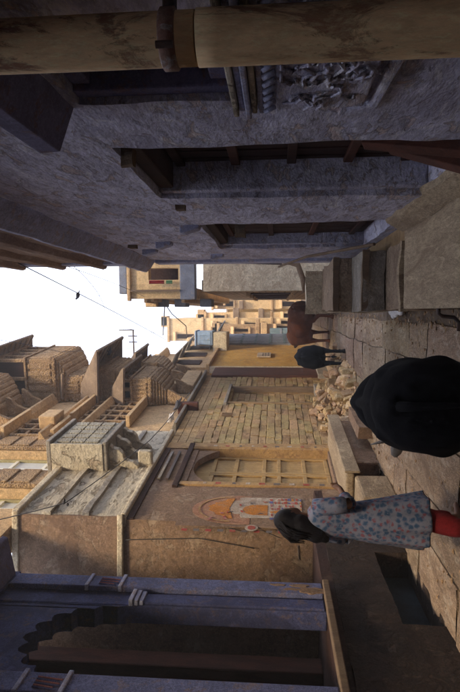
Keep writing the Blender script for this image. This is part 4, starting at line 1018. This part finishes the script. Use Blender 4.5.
# =================================================================== COWS
def cow(name, lab, loc, rz, s, mat, headmat, head=(0,1.05,.95), neckdown=0, headside=0.0, legmat=None, fat=1.0, horns=True):
    """built facing +Y, tail at y=-.85; height about 1.25 before scaling"""
    t = thing(name, loc, lab, 'cow'); 
    Mx = Matrix.Translation(Vector(loc)) @ Matrix.Rotation(rz, 4, 'Z') @ Matrix.Scale(s, 4)
    bm = BM()
    E = lambda c, r, **k: ellipsoid(bm, c, r, **k)
    E((0,-.15,.88), (.31*fat,.52,.34), sub=3); E((0,.35,.86), (.26*fat,.36,.36), sub=3); E((0,-.55,.93), (.28*fat,.30,.30), sub=3)
    E((.15*fat,-.62,.86), (.15,.24,.30)); E((-.15*fat,-.62,.86), (.15,.24,.30)); E((0,-.60,1.12), (.10,.26,.10)); E((0,.38,1.10), (.10,.26,.15))
    E((.17*fat,-.50,1.12),(.06,.10,.08)); E((-.17*fat,-.50,1.12),(.06,.10,.08)); E((.10,-.78,1.02),(.05,.06,.06)); E((-.10,-.78,1.02),(.05,.06,.06)); E((0,0,1.17),(.05,.75,.06)); E((0,-.45,.60),(.14,.16,.12))
    hx, hy, hz = headside, head[1], head[2]
    capsule(bm, (0,.55,.98), (hx*.6,(.55+hy)/2+.05,(.98+hz)/2+.03), .22, .15); capsule(bm, (hx*.6,(.55+hy)/2+.05,(.98+hz)/2+.03), (hx,hy,hz), .15, .12)
    fd = Vector((hx*1.2+.0, .25, -.28)).normalized()
    for sx in (-1, 1):
        capsule(bm, (sx*.16*fat,-.62,.80), (sx*.165,-.50,.56), .16, .09); capsule(bm, (sx*.165,-.50,.56), (sx*.15,-.68,.40), .075, .05)
        capsule(bm, (sx*.15,-.68,.40), (sx*.15,-.62,.08), .045, .042); capsule(bm, (sx*.15,-.62,.06), (sx*.15,-.58,.03), .055, .06)
        capsule(bm, (sx*.15,.42,.75), (sx*.15,.45,.40), .12, .055); capsule(bm, (sx*.15,.45,.40), (sx*.15,.44,.08), .048, .038); capsule(bm, (sx*.15,.44,.06), (sx*.15,.47,.03), .052, .058)
    bmesh.ops.transform(bm, matrix=Mx, verts=bm.verts)
    body = fuse('body', bm, mat, t, voxel=.02*s, smooth=4)
    hp = Vector((hx,hy,hz)); bm = BM()
    capsule(bm, hp+Vector((0,-.03,.02)), hp+fd*.34, .125, .075); ellipsoid(bm, hp+fd*.36, (.085,.085,.07))
    bmesh.ops.transform(bm, matrix=Mx, verts=bm.verts); hd = fuse('head', bm, headmat or mat, t, voxel=.02*s, smooth=5)
    for sx in (-1, 1):
        bm = BM(); 
        ellipsoid(bm, hp+Vector((sx*.20,-.03,.03)), (.12,.035,.06), rot=Matrix.Rotation(-sx*.35, 3, 'Y')); bmesh.ops.transform(bm, matrix=Mx, verts=bm.verts); link('ear', bm, 'horn' if mat == 'black_hide' and horns else (headmat or mat), t, smooth=True)
        bm = BM(); ellipsoid(bm, hp+fd*.12+Vector((sx*.105,.03,.03)), (.018,.022,.018)); bmesh.ops.transform(bm, matrix=Mx, verts=bm.verts); link('eye', bm, 'black', hd, smooth=True)
        if horns:
            bm = BM(); tube(bm, [hp+Vector((sx*.08,-.02,.10)), hp+Vector((sx*.17,-.03,.17)), hp+Vector((sx*.20,0,.27))], [.028,.02,.006], 8); bmesh.ops.transform(bm, matrix=Mx, verts=bm.verts); link('horn', bm, 'horn', t, smooth=True)
    bm = BM(); tube(bm, [(0,-.82,1.10),(0,-.90,1.04),(.01,-.92,.85),(.015,-.92,.6),(.015,-.91,.42)], [.035,.03,.022,.018,.014], 8)
    tube(bm, [(.015,-.91,.44),(.015,-.915,.36),(.015,-.91,.26)], [.018,.035,.008], 8)
    bmesh.ops.transform(bm, matrix=Mx, verts=bm.verts); link('tail', bm, mat, t, smooth=True)
    return t
# near black cow seen from behind, rump at about 3 m
np_ = aty(287, 362, 3.05)
s1 = .86
cow('black_cow', 'large black cow seen from behind, filling the lane close to the camera', (np_.x-.10, 3.05+.78*s1, 0), R(8), s1, 'black_hide', 'black_hide', head=(0,.92,.72), headside=-.20, fat=1.12)
p2 = atz(334, 345, 0)
cow('black_cow', 'small black cow seen from behind, further up the lane by the rubble', (p2.x, p2.y+.3, 0), R(4), .93, 'black_hide', 'black_hide', head=(0,1.0,.70), fat=.95, horns=False)
p3 = atz(365, 334, 0)
cow('brown_cow', 'reddish brown cow with dark face standing beyond the small black cow', (p3.x+.0, p3.y+.5, 0), R(40), 1.04, 'brown_hide', 'dark_hide', head=(0,.95,.93), headside=.25, fat=1.05)

# =================================================================== WOMAN
wp = atz(169, 472, 0)
wo = thing('person', (wp.x, wp.y, 0), 'woman in blue and red flowered tunic and red trousers, seen from behind, walking', 'person')
WM = Matrix.Translation(Vector((wp.x, wp.y, 0))) @ Matrix.Rotation(R(-32), 4, 'Z')    # faces +Y before turning
def fin(bm): bmesh.ops.transform(bm, matrix=WM, verts=bm.verts)
H = 1.60
bm = BM()
E = lambda c, r, **k: ellipsoid(bm, c, r, **k)
E((0,.0,1.49),(.075,.092,.112),sub=3); E((0,.05,1.45),(.055,.055,.07)); E((0,.098,1.475),(.014,.022,.02)); E((0,.085,1.435),(.028,.02,.012))
for sx in (-1,1): E((sx*.076,0,1.485),(.012,.02,.03))
capsule(bm,(0,-.01,1.28),(0,.01,1.42),.055,.05)
E((0,0,1.17),(.165,.10,.16),sub=3); E((0,0,.98),(.135,.095,.16),sub=3); E((0,-.01,.84),(.165,.12,.13),sub=3)
for sx, dy in ((-1,.10),(1,-.10)):
    capsule(bm,(sx*.08,0,.80),(sx*.10,dy*.7+.03,.45),.085,.055); capsule(bm,(sx*.10,dy*.7+.03,.45),(sx*.115,dy*1.5-.02,.09),.055,.038)
    capsule(bm,(sx*.115,dy*1.5-.02,.045),(sx*.12,dy*1.5+.13,.03),.038,.028)
# arms: right one bent, hand at the chest; left hangs slightly forward
RA = [(.17,0,1.27),(.235,-.03,1.02),(.17,.18,1.06)]; LA_ = [(-.17,0,1.27),(-.22,-.01,1.02),(-.20,.12,.80)]
for A_ in (RA, LA_):
    capsule(bm, A_[0], A_[1], .05, .038); capsule(bm, A_[1], A_[2], .038, .024)
def hand(bm, p, d, side, thumbdir):
    p = Vector(p); d = Vector(d).normalized(); s = Vector(side).normalized(); t = d.cross(s)
    capsule(bm, p, p+d*.055, .026, .030)
    for i, L in enumerate((.062,.070,.066,.052)):
        b = p+d*.075+s*(.027-.018*i); capsule(bm, b, b+d*L*.5+t*.008, .0085, .008, 6); capsule(bm, b+d*L*.5+t*.008, b+d*L*.85+t*.028, .008, .0065, 6)
    b = p+d*.02+Vector(thumbdir).normalized()*.028; capsule(bm, b, b+d*.04+Vector(thumbdir).normalized()*.018, .010, .008, 6)
hand(bm, RA[2], (-.5,.8,.35), (0,-.3,1), (0,.2,1)); hand(bm, LA_[2], (.1,.35,-1), (0,1,.2), (.3,1,0))
fin(bm); fuse('body', bm, 'skin', wo, voxel=.011, smooth=4)
# hair: cap, knot and braid over one shoulder
bm = BM(); ellipsoid(bm,(0,-.022,1.512),(.094,.096,.110),sub=3); ellipsoid(bm,(0,-.07,1.47),(.075,.06,.09),sub=3); ellipsoid(bm,(-.02,-.085,1.38),(.062,.05,.09)); 
capsule(bm,(.01,-.06,1.40),(-.05,-.10,1.27),.082,.085); capsule(bm,(-.05,-.10,1.27),(-.10,-.12,1.19),.07,.035)
# keep the face clear
fin(bm); hr = fuse('hair', bm, 'hair', wo, voxel=.012, smooth=3)
rr = random.Random(6)
for i in range(34):
    th = rr.uniform(-2.6, -.5); ph = rr.uniform(.0, .7); b0_ = Vector((.094*math.cos(th)*math.cos(ph), -.022+.098*math.sin(th)*math.cos(ph), 1.512+.108*math.sin(ph)))
    e0 = Vector((-.04+rr.uniform(-.06,.06), -.15+rr.uniform(-.02,.02), 1.34+rr.uniform(-.06,.05))); md = b0_.lerp(e0,.5)+Vector((b0_.x*.25, -.035, .02))
    bm = BM(); tube(bm, [b0_, b0_.lerp(md,.6)+Vector((0,-.006,.004)), md, e0], [.004,.009,.010,.004], 6); fin(bm); link('strand', bm, 'hair', hr, smooth=True)
# tunic: lofted rings with slits at the sides
def loft(name, rings, mat, seg=40, fold=0, thick=.006, seed=0):
    bm = BM(); vr = []
    for (c, rx, ry, fo) in rings:
        r0 = []
        for k in range(seg):
            th = k*2*PI/seg; ff = 1+fo*(math.sin(th*7+seed)+.6*math.sin(th*12+1.7*seed))*.5
            r0.append(bm.verts.new(Vector(c)+Vector((math.cos(th)*rx*ff, math.sin(th)*ry*ff, 0))))
        vr.append(r0)
    for a, b in zip(vr, vr[1:]):
        for k in range(seg): bm.faces.new((a[k], a[(k+1)%seg], b[(k+1)%seg], b[k]))
    fin(bm); o = link(name, bm, mat, wo, smooth=True); s = o.modifiers.new('s','SOLIDIFY'); s.thickness = thick; s.offset = 1
    ss = o.modifiers.new('ss','SUBSURF'); ss.levels = ss.render_levels = 1
    return o
tunic = loft('tunic', [((0,0,1.335),.065,.062,0),((0,0,1.315),.125,.085,0),((0,0,1.27),.182,.108,0),((0,0,1.15),.178,.122,.01),((0,0,1.02),.155,.12,.015),((0,-.01,.90),.175,.145,.03),((0,-.01,.75),.20,.165,.05),((0,0,.60),.215,.18,.12),((0,.0,.47),.235,.195,.17),((0,.01,.37),.245,.205,.20)], 'floral', seed=1.2)
def sleeve(p, q, r0, r1, nm='sleeve'):
    bm = BM(); p, q = Vector(p), Vector(q); tube(bm, [p, p.lerp(q,.33), p.lerp(q,.66), q], [r0, r0*.98, r1*1.02, r1], 16, caps=False); fin(bm)
    o = link(nm, bm, 'floral', wo, smooth=True); s = o.modifiers.new('s','SOLIDIFY'); s.thickness = .005; s.offset = 1
sleeve((.145,0,1.285), RA[1], .068, .062); sleeve(RA[1], Vector(RA[1]).lerp(Vector(RA[2]), .45), .062, .048)
sleeve((-.145,0,1.285), LA_[1], .068, .062); sleeve(LA_[1], Vector(LA_[1]).lerp(Vector(LA_[2]), .45), .062, .048)
for sx, dy in ((-1,.10),(1,-.10)):
    bm = BM(); pts = [(sx*.08,0,.78),(sx*.10,dy*.5+.02,.45),(sx*.11,dy*1.0,.26),(sx*.115,dy*1.5-.02,.09)]
    tube(bm, pts, [.08,.09,.092,.072], 20); 
    for v in bm.verts: v.co += noise.noise_vector(v.co*9)*.012
    fin(bm); o = link('trouser_leg', bm, 'red_cloth', wo, smooth=True); ss = o.modifiers.new('ss','SUBSURF'); ss.levels = ss.render_levels = 1
    bm = BM(); capsule(bm,(sx*.115,dy*1.5-.04,.022),(sx*.12,dy*1.5+.14,.02),.045,.035); bmesh.ops.scale(bm, vec=(1,1,.5), verts=bm.verts); fin(bm); link('sandal', bm, 'dark_wood', wo, smooth=True)
hz = bpy.data.materials.new('haze'); hz.use_nodes = True; hn = hz.node_tree; hn.nodes.clear()
ho = hn.nodes.new('ShaderNodeOutputMaterial'); hv = hn.nodes.new('ShaderNodeVolumePrincipled'); hv.inputs['Density'].default_value = .006; hv.inputs['Color'].default_value = (.95,.93,.9,1)
hv.inputs['Anisotropy'].default_value = .2
hn.links.new(hv.outputs[0], ho.inputs['Volume'])
bm = BM(); box(bm, W, -410, 410, -410, 410, -1.5, 16)
tag(link('haze', bm, hz), kind='stuff')

# =================================================================== WIRES, POLES, BIRDS
def wire(pts, lab, r_=.012, sag=.0, grp=None):
    bm = BM(); P = []
    for a, b in zip(pts, pts[1:]):
        for k in range(12): t = k/12; q = Vector(a).lerp(Vector(b), t); q.z -= sag*4*t*(1-t); P.append(q)
    P.append(Vector(pts[-1])); tube(bm, P, r_, 6); return tag(link('overhead_wire', bm, 'cable', smooth=True), lab, 'wire', grp)
wire([aty(429,18,7.2), aty(352,166,19)], 'dark wire crossing the sky from the blue house to far left roofs', .008, .05)
wire([aty(357,0,13), aty(404,112,14.2)], 'thin faint wire sagging across the sky near the mansion eaves', .004, .25)
wire([aty(352,0,12), aty(340,60,14), aty(345,150,20)], 'thin wire sagging in front of the mansion balconies', .006, .1)
wire([aty(428,60,8.6), aty(392,150,15)], 'short thin wire between blue house corner and white house', .005, .12)
wire([aty(357,163,22), aty(366,100,15), aty(429,70,8.6)], 'thin wire from lane end roofs curving up to the blue house', .005, .3)
knot = aty(189, 65, 7.2)
wire([aty(168,-20,7.0), knot, aty(252,150,9.7), aty(300,190,12.5)], 'dark knotted cable running in front of the pale plaster wall', .007, .03)
bm = BM()
for i in range(5): ellipsoid(bm, knot+Vector((random.uniform(-.04,.04),0,random.uniform(-.04,.04))), (.03,.02,.02), sub=2)
tag(fuse('cable_knot', bm, 'cable', None, .01, 2), 'lump of taped cable joint in front of the pale plaster wall', 'cable joint')
wire([FR.p(.28,.03,3.75), FR.p(.22,.05,2.7), FR.p(.35,.03,1.9)], 'loose wire hanging down the brown return wall', .006, 0)
def pole(pts, r_, lab, extra=()):
    t = thing('roof_pole', pts[0], lab, 'pole'); bm = BM(); tube(bm, pts, r_, 8); link('mast', bm, 'iron', t)
    for e in extra: bm = BM(); tube(bm, e, r_*.7, 6); link('arm', bm, 'iron', t)
pole([aty(335,134,20), aty(362,133,20)], .03, 'metal bracket pole with cross arm reaching out from left roofs', [[aty(362,119,20), aty(362,134,20)], [aty(356,128,20), aty(356,137,20)], [aty(350,129,20), aty(350,137,20)]])
pole([aty(392,165,17), aty(357,163,22)], .022, 'thin long pole sticking out over the lane from the white house', [[aty(388,165,17.3), aty(378,172,18), aty(366,186,19), aty(356,187,20)]])
def bird(p, lab, s=1.0, rz=0, mt='bird'):
    s *= .8
    t = thing('pigeon', p, lab, 'bird', 'pigeons on wires and ledges'); Mx = Matrix.Translation(Vector(p)) @ Matrix.Rotation(rz,4,'Z') @ Matrix.Scale(s,4)
    bm = BM(); ellipsoid(bm,(0,0,.07),(.055,.11,.055),rot=Matrix.Rotation(.5,3,'X')); ellipsoid(bm,(0,.09,.14),(.03,.035,.032)); capsule(bm,(0,-.08,.04),(0,-.19,-.01),.03,.012); capsule(bm,(0,.06,.10),(0,.09,.135),.035,.028)
    bmesh.ops.transform(bm, matrix=Mx, verts=bm.verts); fuse('body', bm, mt, t, .010*s, 2)
    bm = BM(); tube(bm,[(0,.12,.14),(0,.15,.13)],[.008,.002],6); bmesh.ops.transform(bm, matrix=Mx, verts=bm.verts); link('beak', bm, 'iron', t)
    for sx in (-1,1):
        bm = BM(); ellipsoid(bm,(sx*.045,-.02,.075),(.015,.10,.04)); bmesh.ops.transform(bm, matrix=Mx, verts=bm.verts); link('wing', bm, mt, t, smooth=True)
        bm = BM(); tube(bm,[(sx*.02,0,.04),(sx*.02,0,0)],.005,5); bmesh.ops.transform(bm, matrix=Mx, verts=bm.verts); link('leg', bm, 'iron', t)
bird(aty(396,80,11.2), 'pigeon perched alone on the wire in mid sky', .8, 1.2)
bird(aty(340,112,15), 'pigeon on the tip of the wide sloping eave', 1.3, .8)
bird(LF.p(LF.hit(281,178)[0], .14, ZC+.14), 'dark pigeon on the coping above the block wall', 1.3, 2.0)
bird(LF.p(LF.hit(270,172)[0], .08, ZC+.14), 'black and white pigeon on the coping beside the dark one', 1.3, 1.0, 'bird_white')
